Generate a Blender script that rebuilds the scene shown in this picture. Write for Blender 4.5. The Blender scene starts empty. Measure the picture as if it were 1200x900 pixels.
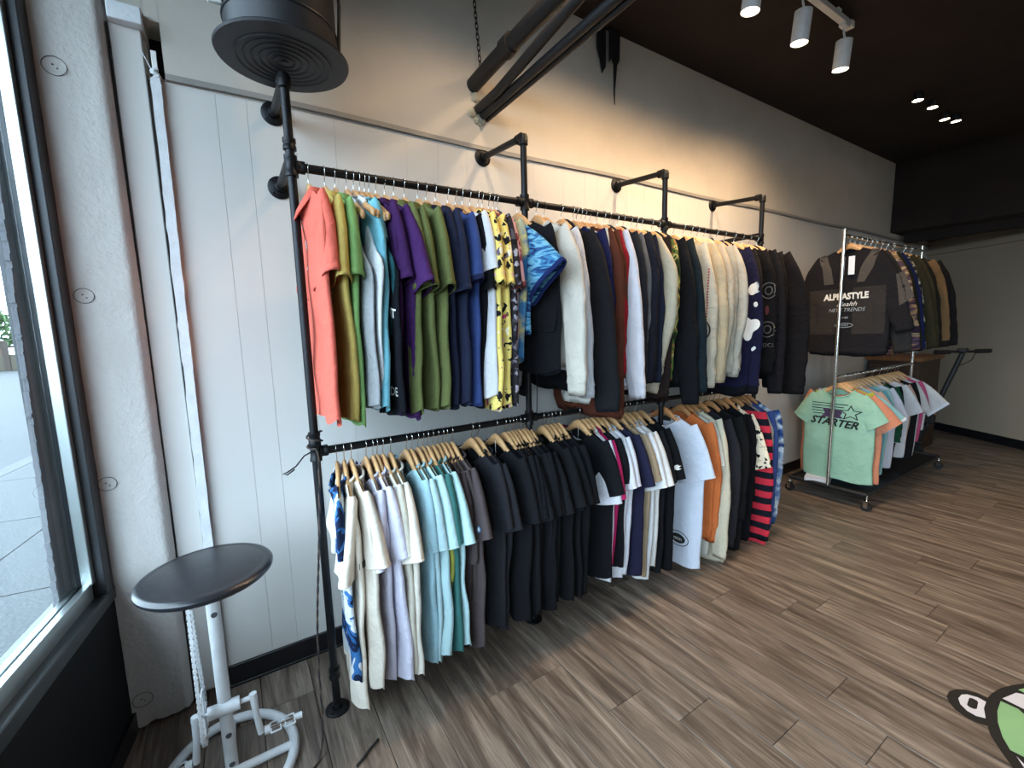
import bpy, bmesh, math, random
from mathutils import Vector, Matrix, noise
from mathutils.bvhtree import BVHTree
from mathutils.geometry import tessellate_polygon

S = bpy.context.scene
COL = S.collection
random.seed(7)

# ------------------------------------------------------------------ camera
cam_d = bpy.data.cameras.new('camera'); cam = bpy.data.objects.new('camera', cam_d); COL.objects.link(cam)
cam_d.sensor_width = 36.0; cam_d.lens = 36.0 * 515 / 1200; cam_d.clip_start = 0.02; cam_d.clip_end = 300
XR = Vector((0.84276485, -0.5376644, -0.02577587)); DN = Vector((-0.09066419, -0.09458487, -0.9913797)); FW = Vector((0.53059156, 0.83783691, -0.12845971))
mw = Matrix((( XR.x, -DN.x, -FW.x, 0), (XR.y, -DN.y, -FW.y, 0), (XR.z, -DN.z, -FW.z, 1.5), (0, 0, 0, 1)))
cam.matrix_world = mw
S.camera = cam

# ------------------------------------------------------------------ world, exposure
S.view_settings.view_transform = 'Standard'; S.view_settings.look = 'None'
S.view_settings.gamma = 1; S.view_settings.use_curve_mapping = False
S.view_settings.exposure = 0.0
W = bpy.data.worlds.new('World'); S.world = W; W.use_nodes = True
wn = W.node_tree.nodes; wl = W.node_tree.links
bg = wn['Background']; bg.inputs['Strength'].default_value = 12.6
bg.inputs['Color'].default_value = (0.68, 0.85, 1.0, 1)

def light(kind, loc, energy, color, name, **kw):
    d = bpy.data.lights.new(name, kind); d.energy = energy; d.color = color
    for k, v in kw.items(): setattr(d, k, v)
    o = bpy.data.objects.new(name, d); COL.objects.link(o); o.location = loc
    return o
def aim(o, tgt):
    o.rotation_euler = (Vector(tgt) - o.location).to_track_quat('-Z', 'Y').to_euler()

# storefront local frame: u runs along the storefront away from the clothes wall, w outward
ST_O = Vector((-0.44, 2.09, 0)); ST_D = Vector((-0.139, -0.99, 0)).normalized(); ST_N = Vector((ST_D.y, -ST_D.x, 0))
ST_ROT = math.atan2(ST_D.y, ST_D.x)
p = light('AREA', ST_O + ST_D * 2.95 + ST_N * 0.30 + Vector((0, 0, 1.85)), 0, (1, 1, 1), 'window_daylight', shape='RECTANGLE', size=5.9, size_y=2.5)
p.rotation_euler = (-ST_N).to_track_quat('-Z', 'Y').to_euler()
p.data.cycles.is_portal = True

# ------------------------------------------------------------------ helpers
def lin(h):
    h = h.lstrip('#'); r = [int(h[i:i+2], 16) / 255 for i in (0, 2, 4)]
    return tuple((c / 12.92 if c <= 0.04045 else ((c + 0.055) / 1.055) ** 2.4) for c in r) + (1,)

class MB:
    def __init__(s): s.v = []; s.f = []
    def add(s, vs, fs):
        n = len(s.v); s.v += [tuple(v) for v in vs]; s.f += [tuple(i + n for i in f) for f in fs]
    def box(s, a, b):
        x0, y0, z0 = a; x1, y1, z1 = b
        x0, x1 = min(x0, x1), max(x0, x1); y0, y1 = min(y0, y1), max(y0, y1); z0, z1 = min(z0, z1), max(z0, z1)
        s.add([(x0,y0,z0),(x1,y0,z0),(x1,y1,z0),(x0,y1,z0),(x0,y0,z1),(x1,y0,z1),(x1,y1,z1),(x0,y1,z1)],
              [(3,2,1,0),(4,5,6,7),(0,1,5,4),(1,2,6,5),(2,3,7,6),(3,0,4,7)])
        return s
    def tube(s, pts, r, n=10, cap=True, closed=False):
        pts = [Vector(q) for q in pts]; m = len(pts)
        rs = r if isinstance(r, (list, tuple)) else [r] * m
        base = len(s.v); up = None; rings = []
        for i, q in enumerate(pts):
            if closed: t = pts[(i + 1) % m] - pts[i - 1]
            elif i == 0: t = pts[1] - q
            elif i == m - 1: t = q - pts[i - 1]
            else: t = (pts[i + 1] - q).normalized() + (q - pts[i - 1]).normalized()
            if t.length < 1e-9: t = Vector((0, 0, 1))
            t.normalize()
            if up is None:
                up = Vector((0, 0, 1)) if abs(t.z) < 0.9 else Vector((1, 0, 0))
            a = up - t * up.dot(t)
            if a.length < 1e-6: a = t.orthogonal()
            a.normalize(); up = a; b = t.cross(a)
            rings.append([q + (a * math.cos(2 * math.pi * k / n) + b * math.sin(2 * math.pi * k / n)) * rs[i] for k in range(n)])
        vs = [v for rr in rings for v in rr]; fs = []
        for i in range(m if closed else m - 1):
            j = (i + 1) % m
            for k in range(n):
                k2 = (k + 1) % n
                fs.append((i * n + k, i * n + k2, j * n + k2, j * n + k))
        if cap and not closed:
            fs.append(tuple(reversed(range(n)))); fs.append(tuple((m - 1) * n + k for k in range(n)))
        s.add(vs, fs); return s
    def lathe(s, prof, c=(0, 0, 0), n=32, axis='z'):
        vs = []; m = len(prof)
        for (r, h) in prof:
            for k in range(n):
                a = 2 * math.pi * k / n; x, y = r * math.cos(a), r * math.sin(a)
                if axis == 'z': q = (c[0] + x, c[1] + y, c[2] + h)
                elif axis == 'y': q = (c[0] + x, c[1] + h, c[2] + y)
                else: q = (c[0] + h, c[1] + x, c[2] + y)
                vs.append(q)
        fs = [(i * n + k, i * n + (k + 1) % n, (i + 1) * n + (k + 1) % n, (i + 1) * n + k) for i in range(m - 1) for k in range(n)]
        fs.append(tuple(reversed(range(n)))); fs.append(tuple((m - 1) * n + k for k in range(n)))
        s.add(vs, fs); return s
    def prism(s, poly, z0, z1):
        n = len(poly); vs = [(x, y, z0) for x, y in poly] + [(x, y, z1) for x, y in poly]
        fs = [tuple(reversed(range(n))), tuple(range(n, 2 * n))] + [(i, (i + 1) % n, n + (i + 1) % n, n + i) for i in range(n)]
        s.add(vs, fs); return s
    def mesh(s, name, smooth=False):
        me = bpy.data.meshes.new(name); me.from_pydata(s.v, [], s.f)
        bm = bmesh.new(); bm.from_mesh(me); bmesh.ops.recalc_face_normals(bm, faces=bm.faces); bm.to_mesh(me); bm.free()
        if smooth:
            me.polygons.foreach_set('use_smooth', [True] * len(me.polygons))
            if smooth == 'auto':
                me.set_sharp_from_angle(angle=math.radians(40))
        return me
    def build(s, name, mat, parent=None, smooth='auto', bevel=0, loc=None, rz=0):
        me = s.mesh(name, smooth); o = bpy.data.objects.new(name, me); COL.objects.link(o)
        me.materials.append(mat)
        if parent: o.parent = parent
        if loc is not None: o.location = loc
        if rz: o.rotation_euler.z = rz
        if bevel:
            b = o.modifiers.new('bevel', 'BEVEL'); b.width = bevel; b.segments = 2; b.limit_method = 'ANGLE'
        return o

def tag(o, label=None, cat=None, group=None, kind=None):
    if label: o['label'] = label
    if cat: o['category'] = cat
    if group: o['group'] = group
    if kind: o['kind'] = kind
    return o
def empty(name, loc=(0, 0, 0), rz=0, label=None, cat=None, group=None, kind=None):
    o = bpy.data.objects.new(name, None); COL.objects.link(o); o.location = loc; o.rotation_euler.z = rz
    o.empty_display_size = 0.05
    return tag(o, label, cat, group, kind)

# ------------------------------------------------------------------ materials
def new_mat(name):
    m = bpy.data.materials.new(name); m.use_nodes = True
    nt = m.node_tree; b = nt.nodes['Principled BSDF']
    return m, nt, b
def N(nt, t, **kw):
    n = nt.nodes.new(t)
    for k, v in kw.items():
        if k.startswith('i_'): n.inputs[int(k[2:])].default_value = v
        else: setattr(n, k, v)
    return n
def ramp(nt, stops, interp='LINEAR'):
    r = nt.nodes.new('ShaderNodeValToRGB'); r.color_ramp.interpolation = interp
    e = r.color_ramp.elements
    while len(e) < len(stops): e.new(0.5)
    for i, (p, c) in enumerate(stops):
        e[i].position = p; e[i].color = c
    return r
def coords(nt, scale=(1, 1, 1), kind='Object', rot=(0, 0, 0)):
    tc = nt.nodes.new('ShaderNodeTexCoord'); mp = nt.nodes.new('ShaderNodeMapping')
    mp.inputs['Scale'].default_value = scale; mp.inputs['Rotation'].default_value = rot
    nt.links.new(tc.outputs[kind], mp.inputs[0]); return mp
def noise_n(nt, vec, scale, detail=3, rough=0.5, dist=0):
    n = nt.nodes.new('ShaderNodeTexNoise'); n.inputs['Scale'].default_value = scale; n.inputs['Detail'].default_value = detail
    n.inputs['Roughness'].default_value = rough; n.inputs['Distortion'].default_value = dist
    nt.links.new(vec.outputs[0], n.inputs['Vector']); return n
def bump(nt, b, src, strength, dist=0.01):
    bp = nt.nodes.new('ShaderNodeBump'); bp.inputs['Strength'].default_value = strength; bp.inputs['Distance'].default_value = dist
    nt.links.new(src, bp.inputs['Height']); nt.links.new(bp.outputs[0], b.inputs['Normal']); return bp

def plain(name, col, rough=0.5, metal=0.0, var=0.08, nscale=6, bumps=0.0, bscale=60, spec=0.5, kind='Object'):
    m, nt, b = new_mat(name); c = lin(col) if isinstance(col, str) else col
    mp = coords(nt, kind=kind); n = noise_n(nt, mp, nscale, 4)
    r = ramp(nt, [(0.3, tuple(x * (1 - var) for x in c[:3]) + (1,)), (0.7, tuple(min(1, x * (1 + var)) for x in c[:3]) + (1,))])
    nt.links.new(n.outputs['Fac'], r.inputs[0]); nt.links.new(r.outputs[0], b.inputs['Base Color'])
    b.inputs['Roughness'].default_value = rough; b.inputs['Metallic'].default_value = metal
    b.inputs['Specular IOR Level'].default_value = spec
    if bumps:
        n2 = noise_n(nt, mp, bscale, 5); bump(nt, b, n2.outputs['Fac'], bumps)
    return m

def cloth_finish(nt, b, mp, rough=0.92):
    b.inputs['Roughness'].default_value = rough; b.inputs['Specular IOR Level'].default_value = 0.15
    n = noise_n(nt, mp, 22, 3, 0.55, 0.4); n2 = noise_n(nt, mp, 420, 2)
    mx = nt.nodes.new('ShaderNodeMath'); mx.operation = 'MULTIPLY_ADD'; mx.inputs[1].default_value = 0.06
    nt.links.new(n2.outputs['Fac'], mx.inputs[0]); nt.links.new(n.outputs['Fac'], mx.inputs[2])
    bump(nt, b, mx.outputs[0], 0.5, 0.02)

CL = {}
def cloth(col, var=0.06):
    if col in CL: return CL[col]
    m, nt, b = new_mat('cloth_' + col.strip('#')); c = tuple(x * 0.76 for x in lin(col)[:3]) + (1,); mp = coords(nt)
    n = noise_n(nt, mp, 9, 4)
    r = ramp(nt, [(0.3, tuple(x * (1 - var) for x in c[:3]) + (1,)), (0.7, tuple(min(1, x * (1 + var)) for x in c[:3]) + (1,))])
    nt.links.new(n.outputs['Fac'], r.inputs[0]); nt.links.new(r.outputs[0], b.inputs['Base Color'])
    cloth_finish(nt, b, mp); CL[col] = m; return m
def cloth_noise(name, stops, scale=8, detail=3, dist=0.5, interp='CONSTANT', sc=(1, 1, 1)):
    if name in CL: return CL[name]
    m, nt, b = new_mat(name); mp = coords(nt, sc); n = noise_n(nt, mp, scale, detail, 0.5, dist)
    r = ramp(nt, [(p, tuple(x * 0.76 for x in lin(c)[:3]) + (1,)) for p, c in stops], interp)
    nt.links.new(n.outputs['Fac'], r.inputs[0]); nt.links.new(r.outputs[0], b.inputs['Base Color'])
    mp2 = coords(nt); cloth_finish(nt, b, mp2); CL[name] = m; return m
def cloth_stripes(name, c1, c2, period, duty=0.5, axis=2):
    if name in CL: return CL[name]
    m, nt, b = new_mat(name); mp = coords(nt); sx = N(nt, 'ShaderNodeSeparateXYZ'); nt.links.new(mp.outputs[0], sx.inputs[0])
    d = N(nt, 'ShaderNodeMath', operation='DIVIDE'); d.inputs[1].default_value = period; nt.links.new(sx.outputs[axis], d.inputs[0])
    f = N(nt, 'ShaderNodeMath', operation='FRACT'); nt.links.new(d.outputs[0], f.inputs[0])
    r = ramp(nt, [(0, lin(c1)), (duty, lin(c2))], 'CONSTANT'); nt.links.new(f.outputs[0], r.inputs[0])
    nt.links.new(r.outputs[0], b.inputs['Base Color']); cloth_finish(nt, b, mp); CL[name] = m; return m
def cloth_floral(name, ground, blots, vscale=16, cut=0.32, sc=(1, 1, 1)):
    """voronoi blotches of several colours on a ground colour"""
    if name in CL: return CL[name]
    m, nt, b = new_mat(name); mp = coords(nt, sc)
    wob = noise_n(nt, mp, 26, 3); add = N(nt, 'ShaderNodeMixRGB', blend_type='ADD'); add.inputs[0].default_value = 0.09
    nt.links.new(mp.outputs[0], add.inputs[1]); nt.links.new(wob.outputs['Color'], add.inputs[2])
    v = N(nt, 'ShaderNodeTexVoronoi'); v.inputs['Scale'].default_value = vscale; nt.links.new(add.outputs[0], v.inputs['Vector'])
    sep = N(nt, 'ShaderNodeSeparateColor'); nt.links.new(v.outputs['Color'], sep.inputs[0])
    k = len(blots); r = ramp(nt, [(i / k, lin(c)) for i, c in enumerate(blots)], 'CONSTANT'); nt.links.new(sep.outputs[0], r.inputs[0])
    mk = ramp(nt, [(0, (1, 1, 1, 1)), (cut, (0, 0, 0, 1))], 'CONSTANT'); nt.links.new(v.outputs['Distance'], mk.inputs[0])
    mx = N(nt, 'ShaderNodeMixRGB'); mx.inputs[1].default_value = lin(ground)
    nt.links.new(mk.outputs[0], mx.inputs[0]); nt.links.new(r.outputs[0], mx.inputs[2]); nt.links.new(mx.outputs[0], b.inputs['Base Color'])
    cloth_finish(nt, b, mp); CL[name] = m; return m

def wood(name, c1, c2, axis_scale=(30, 3, 30), rough=0.45):
    m, nt, b = new_mat(name); mp = coords(nt, axis_scale); n = noise_n(nt, mp, 3, 4, 0.6, 0.6)
    r = ramp(nt, [(0.3, lin(c1)), (0.7, lin(c2))]); nt.links.new(n.outputs['Fac'], r.inputs[0])
    nt.links.new(r.outputs[0], b.inputs['Base Color']); b.inputs['Roughness'].default_value = rough
    return m

M = {}
M['pipe'] = plain('black_iron_pipe', '#1b1b1e', 0.42, 0.6, 0.15, 8, 0.15, 90)
M['black'] = plain('black_paint', '#141417', 0.55, 0, 0.2, 5, 0.1, 40)
M['baseboard'] = plain('black_vinyl_base', '#121216', 0.35, 0, 0.1)
M['duct'] = plain('black_duct_metal', '#26262a', 0.5, 0.2, 0.12, 6, 0.08, 30)
M['ceiling'] = plain('dark_ceiling', '#241a15', 0.9, 0, 0.25, 3, 0.6, 12)
M['chrome'] = plain('chrome', '#d6d4cf', 0.16, 1.0, 0.03)
M['alu'] = plain('aluminium_frame', '#b9c2c2', 0.3, 0.85, 0.05)
M['darkframe'] = plain('dark_bronze_frame', '#34373b', 0.4, 0.3, 0.08)
M['wood'] = wood('hanger_beech', '#b98a5c', '#d3a878', (25, 4, 25), 0.38)
M['wood2'] = wood('hanger_oak', '#9a6a41', '#b98558', (25, 4, 25), 0.4)
M['white_paint'] = plain('chipped_white_paint', '#d4d7da', 0.45, 0, 0.08, 14, 0.25, 60)
M['white'] = plain('white_plastic', '#e9e7e2', 0.4)
M['tagpaper'] = plain('tag_paper', '#dfe6ee', 0.7)
M['rubber'] = plain('black_rubber', '#0e0e10', 0.7)
M['seat'] = plain('black_lacquer', '#232428', 0.28, 0, 0.1, 8, 0.05, 50)

# walls
def wall_mat(name, c, var, bs, bscale, rough=0.7, stain=0.0):
    m, nt, b = new_mat(name); mp = coords(nt); cl = lin(c)
    n = noise_n(nt, mp, 1.3, 6, 0.6)
    r = ramp(nt, [(0.25, tuple(x * (1 - var) for x in cl[:3]) + (1,)), (0.6, cl)]); nt.links.new(n.outputs['Fac'], r.inputs[0])
    nt.links.new(r.outputs[0], b.inputs['Base Color']); b.inputs['Roughness'].default_value = rough
    n2 = noise_n(nt, mp, bscale, 6, 0.6); bump(nt, b, n2.outputs['Fac'], bs, 0.01)
    b.inputs['Specular IOR Level'].default_value = 0.3
    return m
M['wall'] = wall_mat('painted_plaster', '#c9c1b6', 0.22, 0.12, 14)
M['panel'] = wall_mat('painted_panel', '#cbc8c4', 0.05, 0.05, 40, 0.5)
M['stucco'] = wall_mat('rough_stucco', '#c4c1bd', 0.12, 0.5, 55)
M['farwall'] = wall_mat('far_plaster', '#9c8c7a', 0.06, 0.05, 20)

# floor planks
def plank_mat():
    m, nt, b = new_mat('grey_oak_planks')
    oi = nt.nodes.new('ShaderNodeObjectInfo'); tc = nt.nodes.new('ShaderNodeTexCoord')
    off = N(nt, 'ShaderNodeVectorMath', operation='SCALE'); off.inputs[3].default_value = 37.0
    cmb = N(nt, 'ShaderNodeCombineXYZ'); [nt.links.new(oi.outputs['Random'], cmb.inputs[i]) for i in range(3)]
    nt.links.new(cmb.outputs[0], off.inputs[0])
    ad = N(nt, 'ShaderNodeVectorMath', operation='ADD'); nt.links.new(tc.outputs['Object'], ad.inputs[0]); nt.links.new(off.outputs[0], ad.inputs[1])
    mp = N(nt, 'ShaderNodeMapping'); mp.inputs['Scale'].default_value = (14, 1.1, 1); nt.links.new(ad.outputs[0], mp.inputs[0])
    n = noise_n(nt, mp, 1.6, 7, 0.62, 0.9)
    mp2 = N(nt, 'ShaderNodeMapping'); mp2.inputs['Scale'].default_value = (90, 3.2, 1); nt.links.new(ad.outputs[0], mp2.inputs[0])
    n2 = noise_n(nt, mp2, 2.0, 4, 0.6, 0.2)
    mp3 = N(nt, 'ShaderNodeMapping'); mp3.inputs['Scale'].default_value = (4.2, 0.8, 1); nt.links.new(ad.outputs[0], mp3.inputs[0])
    wv = noise_n(nt, mp3, 1.5, 2, 0.5, 0.3)
    sn = N(nt, 'ShaderNodeMath', operation='MULTIPLY'); sn.inputs[1].default_value = 34; nt.links.new(wv.outputs['Fac'], sn.inputs[0])
    si = N(nt, 'ShaderNodeMath', operation='SINE'); nt.links.new(sn.outputs[0], si.inputs[0])
    r = ramp(nt, [(0.26, lin('#40362f')), (0.44, lin('#675a50')), (0.56, lin('#827468')), (0.76, lin('#a89a8b'))]); nt.links.new(n.outputs['Fac'], r.inputs[0])
    r2 = ramp(nt, [(0.32, (0.62, 0.62, 0.62, 1)), (0.68, (1.14, 1.14, 1.14, 1))]); nt.links.new(n2.outputs['Fac'], r2.inputs[0])
    mx = N(nt, 'ShaderNodeMixRGB', blend_type='MULTIPLY'); mx.inputs[0].default_value = 0.9
    nt.links.new(r.outputs[0], mx.inputs[1]); nt.links.new(r2.outputs[0], mx.inputs[2])
    r3 = ramp(nt, [(0.0, (0.84, 0.84, 0.84, 1)), (1.0, (1.06, 1.06, 1.06, 1))]); nt.links.new(si.outputs[0], r3.inputs[0])
    mx2 = N(nt, 'ShaderNodeMixRGB', blend_type='MULTIPLY'); mx2.inputs[0].default_value = 0.7
    nt.links.new(mx.outputs[0], mx2.inputs[1]); nt.links.new(r3.outputs[0], mx2.inputs[2])
    r4 = ramp(nt, [(0.0, (0.86, 0.86, 0.86, 1)), (1.0, (1.05, 1.05, 1.05, 1))]); nt.links.new(oi.outputs['Random'], r4.inputs[0])
    mx3 = N(nt, 'ShaderNodeMixRGB', blend_type='MULTIPLY'); mx3.inputs[0].default_value = 1
    nt.links.new(mx2.outputs[0], mx3.inputs[1]); nt.links.new(r4.outputs[0], mx3.inputs[2]); nt.links.new(mx3.outputs[0], b.inputs['Base Color'])
    b.inputs['Roughness'].default_value = 0.42; b.inputs['Specular IOR Level'].default_value = 0.4
    bump(nt, b, n2.outputs['Fac'], 0.08, 0.004)
    return m
M['plank'] = plank_mat()
M['gap'] = plain('plank_gap', '#1d1815', 0.9)

# glass
def glass_mat():
    m = bpy.data.materials.new('window_glass'); m.use_nodes = True; nt = m.node_tree; nt.nodes.clear()
    o = nt.nodes.new('ShaderNodeOutputMaterial'); t = nt.nodes.new('ShaderNodeBsdfTransparent'); t.inputs[0].default_value = (0.93, 0.96, 0.97, 1)
    g = nt.nodes.new('ShaderNodeBsdfGlossy'); g.inputs['Roughness'].default_value = 0.02
    f = nt.nodes.new('ShaderNodeFresnel'); f.inputs[0].default_value = 1.45; mx = nt.nodes.new('ShaderNodeMixShader')
    ge = nt.nodes.new('ShaderNodeNewGeometry'); iv = nt.nodes.new('ShaderNodeMath'); iv.operation = 'SUBTRACT'; iv.inputs[0].default_value = 1.0
    ml = nt.nodes.new('ShaderNodeMath'); ml.operation = 'MULTIPLY'; nt.links.new(ge.outputs['Backfacing'], iv.inputs[1])
    nt.links.new(f.outputs[0], ml.inputs[0]); nt.links.new(iv.outputs[0], ml.inputs[1])
    nt.links.new(ml.outputs[0], mx.inputs[0]); nt.links.new(t.outputs[0], mx.inputs[1]); nt.links.new(g.outputs[0], mx.inputs[2]); nt.links.new(mx.outputs[0], o.inputs[0])
    return m
M['glass'] = glass_mat()
def emis(name, col, st):
    m, nt, b = new_mat(name); b.inputs['Emission Color'].default_value = col; b.inputs['Emission Strength'].default_value = st
    b.inputs['Base Color'].default_value = (0.8, 0.8, 0.8, 1)
    return m
M['lampface'] = emis('lit_lamp_face', (1.0, 0.80, 0.55, 1), 22)

# ================================================================== STRUCTURE
WY = 2.11; CZ = 3.256; XF = 8.0
# floor
fl = MB().box((-1.6, -4.4, -0.10), (9.0, 2.4, -0.012)).build('floor', M['gap'], smooth=False); tag(fl, kind='structure')
def plank_mesh(l, w=0.19):
    g = 0.0009; t = 0.0018
    x0, x1, y0, y1 = g, w - g, g, l - g
    vs = [(x0, y0, -0.012), (x1, y0, -0.012), (x1, y1, -0.012), (x0, y1, -0.012), (x0, y0, -t), (x1, y0, -t), (x1, y1, -t), (x0, y1, -t),
          (x0 + t, y0 + t, 0), (x1 - t, y0 + t, 0), (x1 - t, y1 - t, 0), (x0 + t, y1 - t, 0)]
    fs = [(0,1,5,4),(1,2,6,5),(2,3,7,6),(3,0,4,7),(4,5,9,8),(5,6,10,9),(6,7,11,10),(7,4,8,11),(8,9,10,11)]
    m = MB(); m.add(vs, fs); me = m.mesh('plank'); me.materials.append(M['plank']); return me
PL = {}
rp = random.Random(3)
known = {1.305: 0.936, 1.494: 0.69, 1.872: 0.675, 2.25: 1.045, 2.82: 0.62}
for k in range(-11, 38):
    x = 1.305 + 0.19 * k - 0.0
    if x > 8.0: break
    joint = rp.uniform(-0.1, 1.12)
    for kx, kv in known.items():
        if abs(x - kx) < 0.05: joint = kv
    ys = [joint - 1.22 * 1, joint, joint + 1.22]
    edges = [-1.2] + [y for y in ys if -1.0 < y < 2.3] + [2.35]
    if x < 0.2: edges = [e for e in edges]
    for a, b_ in zip(edges, edges[1:]):
        l = round(b_ - a, 2)
        if l < 0.05: continue
        if l not in PL: PL[l] = plank_mesh(l)
        o = bpy.data.objects.new('plank', PL[l]); COL.objects.link(o); o.parent = fl; o.location = (x, a, 0)
back = MB()
for k in range(-11, 38):
    x = 1.305 + 0.19 * k
    for y in (-4.3, -2.75):
        back.box((x + .001, y + .001, -0.012), (x + 0.189, y + 1.549, 0))
o = back.build('plank', M['plank'], fl, smooth=False); tag(o, kind='stuff')

# ceiling
ce = MB().box((-1.6, -4.4, CZ), (9.0, 2.4, CZ + 0.15)).build('ceiling', M['ceiling'], smooth=False); tag(ce, kind='structure')
for y in (0.6, -1.4):
    MB().tube([(-0.4, y, CZ - 0.09), (6.6, y, CZ - 0.09)], 0.03, 12).build('conduit', M['ceiling'], ce)

# clothes wall
wb = MB()
wb.box((-0.46, 2.14, -0.05), (-0.158, 2.3, 2.55)); wb.box((-0.46, WY, 2.56), (-0.156, 2.3, CZ + .05)); wb.box((-0.158, WY, 2.607), (-0.112, 2.3, CZ + .05))
wb.box((-0.113, WY, 2.42), (9.0, 2.3, CZ + .05)); wb.box((-0.158, 2.1135, -0.05), (9.0, 2.3, 2.42)); wb.box((-0.158, 2.25, 2.40), (-0.113, 2.3, 2.62))
wall = wb.build('wall_back', M['wall'], smooth=False); tag(wall, kind='structure')
MB().box((-0.1575, 2.235, 2.40), (-0.1135, 2.249, 2.606)).build('hole_shade_plate', M['rubber'], wall, smooth=False)  # black plate: the shade inside the hole is put into its colour
xs = [-0.133, 0.034, 0.136, 0.302]; rw = random.Random(5); xs += [0.46]
while xs[-1] < 7.9: xs.append(xs[-1] + rw.choice([0.102, 0.166, 0.158, 0.21, 0.32]))
xs[-1] = 8.1
for a, b_ in zip(xs, xs[1:]):
    gp = 0.0005 if a < .4 else 0.0002
    MB().box((a + gp, WY, 0.0), (b_ - gp, 2.126, 2.411)).build('wall_panel', M['panel'], wall, smooth=False, bevel=0.001 if a < .4 else .0004)
tr = MB(); TH = .010; pts = [(-0.112 + i * 0.26, 2.105, 2.425 + 0.006 * math.sin(i * 0.9) - 0.0) for i in range(33)]
for a, b_ in zip(pts, pts[1:]):
    tr.add([(a[0], 2.096, a[2] - TH), (b_[0], 2.096, b_[2] - TH), (b_[0], 2.096, b_[2] + TH), (a[0], 2.096, a[2] + TH),
            (a[0], 2.12, a[2] - TH), (b_[0], 2.12, b_[2] - TH), (b_[0], 2.12, b_[2] + TH), (a[0], 2.12, a[2] + TH)],
           [(0,1,2,3),(3,2,6,7),(0,4,5,1),(4,7,6,5)])
t1 = tr.build('trim_1', plain('grey_conduit_paint', '#8f8b86', 0.5), smooth=False); tag(t1, kind='structure')
bb = MB().box((-0.133, 2.098, 0), (8.0, 2.112, 0.095)).box((-0.133, 2.092, 0), (8.0, 2.1, 0.012)).build('baseboard_back', M['baseboard'], bevel=0.002); tag(bb, kind='structure')

# boards left of the panels
tb = empty('trim_2', (0, 0, 0), kind='structure')
MB().box((-0.2545, 2.100, 0.03), (-0.168, 2.142, 2.562)).build('wide_board', M['panel'], tb, bevel=0.003)
hd = MB().box((-0.25, 2.065, 2.562), (-0.158, 2.112, 2.618)).build('header_board', M['white_paint'], tb, bevel=0.003)
# ragged batten
bt = MB(); rb = random.Random(11); prev = None; zz = 0.03; segs = []
while zz < 2.40:
    f = zz / 2.4; x0 = -0.172 + 0.016 * f + rb.uniform(-.0025, .002); x1 = -0.139 + 0.012 * f + rb.uniform(-.001, .001); segs.append((zz, x0, x1)); zz += rb.uniform(0.015, 0.06)
segs.append((2.41, -0.15, -0.128))
for (za, a0, a1), (zb, b0, b1) in zip(segs, segs[1:]):
    bt.add([(a0, 2.086, za), (a1, 2.086, za), (b1, 2.086, zb), (b0, 2.086, zb), (a0, 2.13, za), (a1, 2.13, za), (b1, 2.13, zb), (b0, 2.13, zb)],
           [(0,1,2,3),(1,5,6,2),(0,3,7,4),(4,7,6,5)])
bt.build('split_batten', M['white_paint'], tb, smooth=False)
MB().box((-0.1675, 2.118, 0.03), (-0.132, 2.14, 2.41)).build('batten_backing', plain('old_wood_dark', '#4a423c', 0.8), tb, smooth=False)
ws = MB().box((-0.147, 2.10, 2.40), (-0.131, 2.112, 2.505)).build('cable_cover', M['white'], tb, bevel=0.002)
wr = MB(); wr.tube([(-0.139 + .011 * math.cos(a * .9), 2.104 - .012 * abs(math.sin(a * .9)) , 2.39 + a * 0.004) for a in range(14)], 0.007, 8)
wr.tube([(-0.15, 2.1, 2.44), (-0.165, 2.095, 2.475), (-0.172, 2.09, 2.49)], 0.0018, 6)
wr.build('cable_wrap', M['white_paint'], tb)

# stucco pillar
pm = MB(); nx, nz = 14, 90; rr = random.Random(2)
def pill(i, j):
    z = 0.015 + (CZ - 0.0) * j / nz
    u = i / nx; x = -0.47 + 0.212 * u
    x += (0.006 * math.sin(z * 1.4)) * (1 if i == nx else 0)
    edge = (max(0, u - 0.9) / 0.1)
    y = 2.058 + 0.05 * edge ** 2.2 + 0.003 * noise.noise(Vector((x * 18, 1, z * 18))) + 0.002 * noise.noise(Vector((x * 60, 5, z * 60)))
    if j == 0: z += 0.012 * noise.noise(Vector((x * 30, 0, 0)))
    return (x, y, z)
vs = [pill(i, j) for j in range(nz + 1) for i in range(nx + 1)]
fs = [(j * (nx + 1) + i, j * (nx + 1) + i + 1, (j + 1) * (nx + 1) + i + 1, (j + 1) * (nx + 1) + i) for j in range(nz) for i in range(nx)]
pm.add(vs, fs); pm.box((-0.47, 2.10, 0.015), (-0.259, 2.2, CZ))
n0 = len(vs); pm.add([(-0.47, 2.058, 0.015), (-0.259, 2.1, 0.015), (-0.47, 2.12, 0.015)], [(0, 1, 2)])
pil = pm.build('wall_pillar', M['stucco'], smooth=True); tag(pil, kind='structure')
ink = plain('pencil_ink', '#3a3a3c', 0.8)
for (x, z, rx) in ((-0.395, 2.364, .030), (-0.405, 1.642, .026), (-0.417, 0.982, .026), (-0.408, 0.122, .03)):
    mk = MB(); mk.tube([(x + rx * math.cos(a), 2.0555 + .0015 * math.sin(3 * a), z + rx * math.sin(a) * .95) for a in [i * math.pi / 12 for i in range(24)]], 0.0011, 5, closed=True)
    mk.tube([(x - .006, 2.056, z + .004), (x - .002, 2.056, z + .003)], .0022, 5); mk.tube([(x + .004, 2.056, z - .006), (x + .008, 2.056, z - .007)], .0018, 5)
    mk.build('pencil_circle', ink, pil)
MB().box((-0.2605, 2.095, 0.0), (-0.2545, 2.139, 2.56)).build('gap_shade_strip', M['rubber'], pil, smooth=False)  # black strip set in the gap, its shade given as colour

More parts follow.
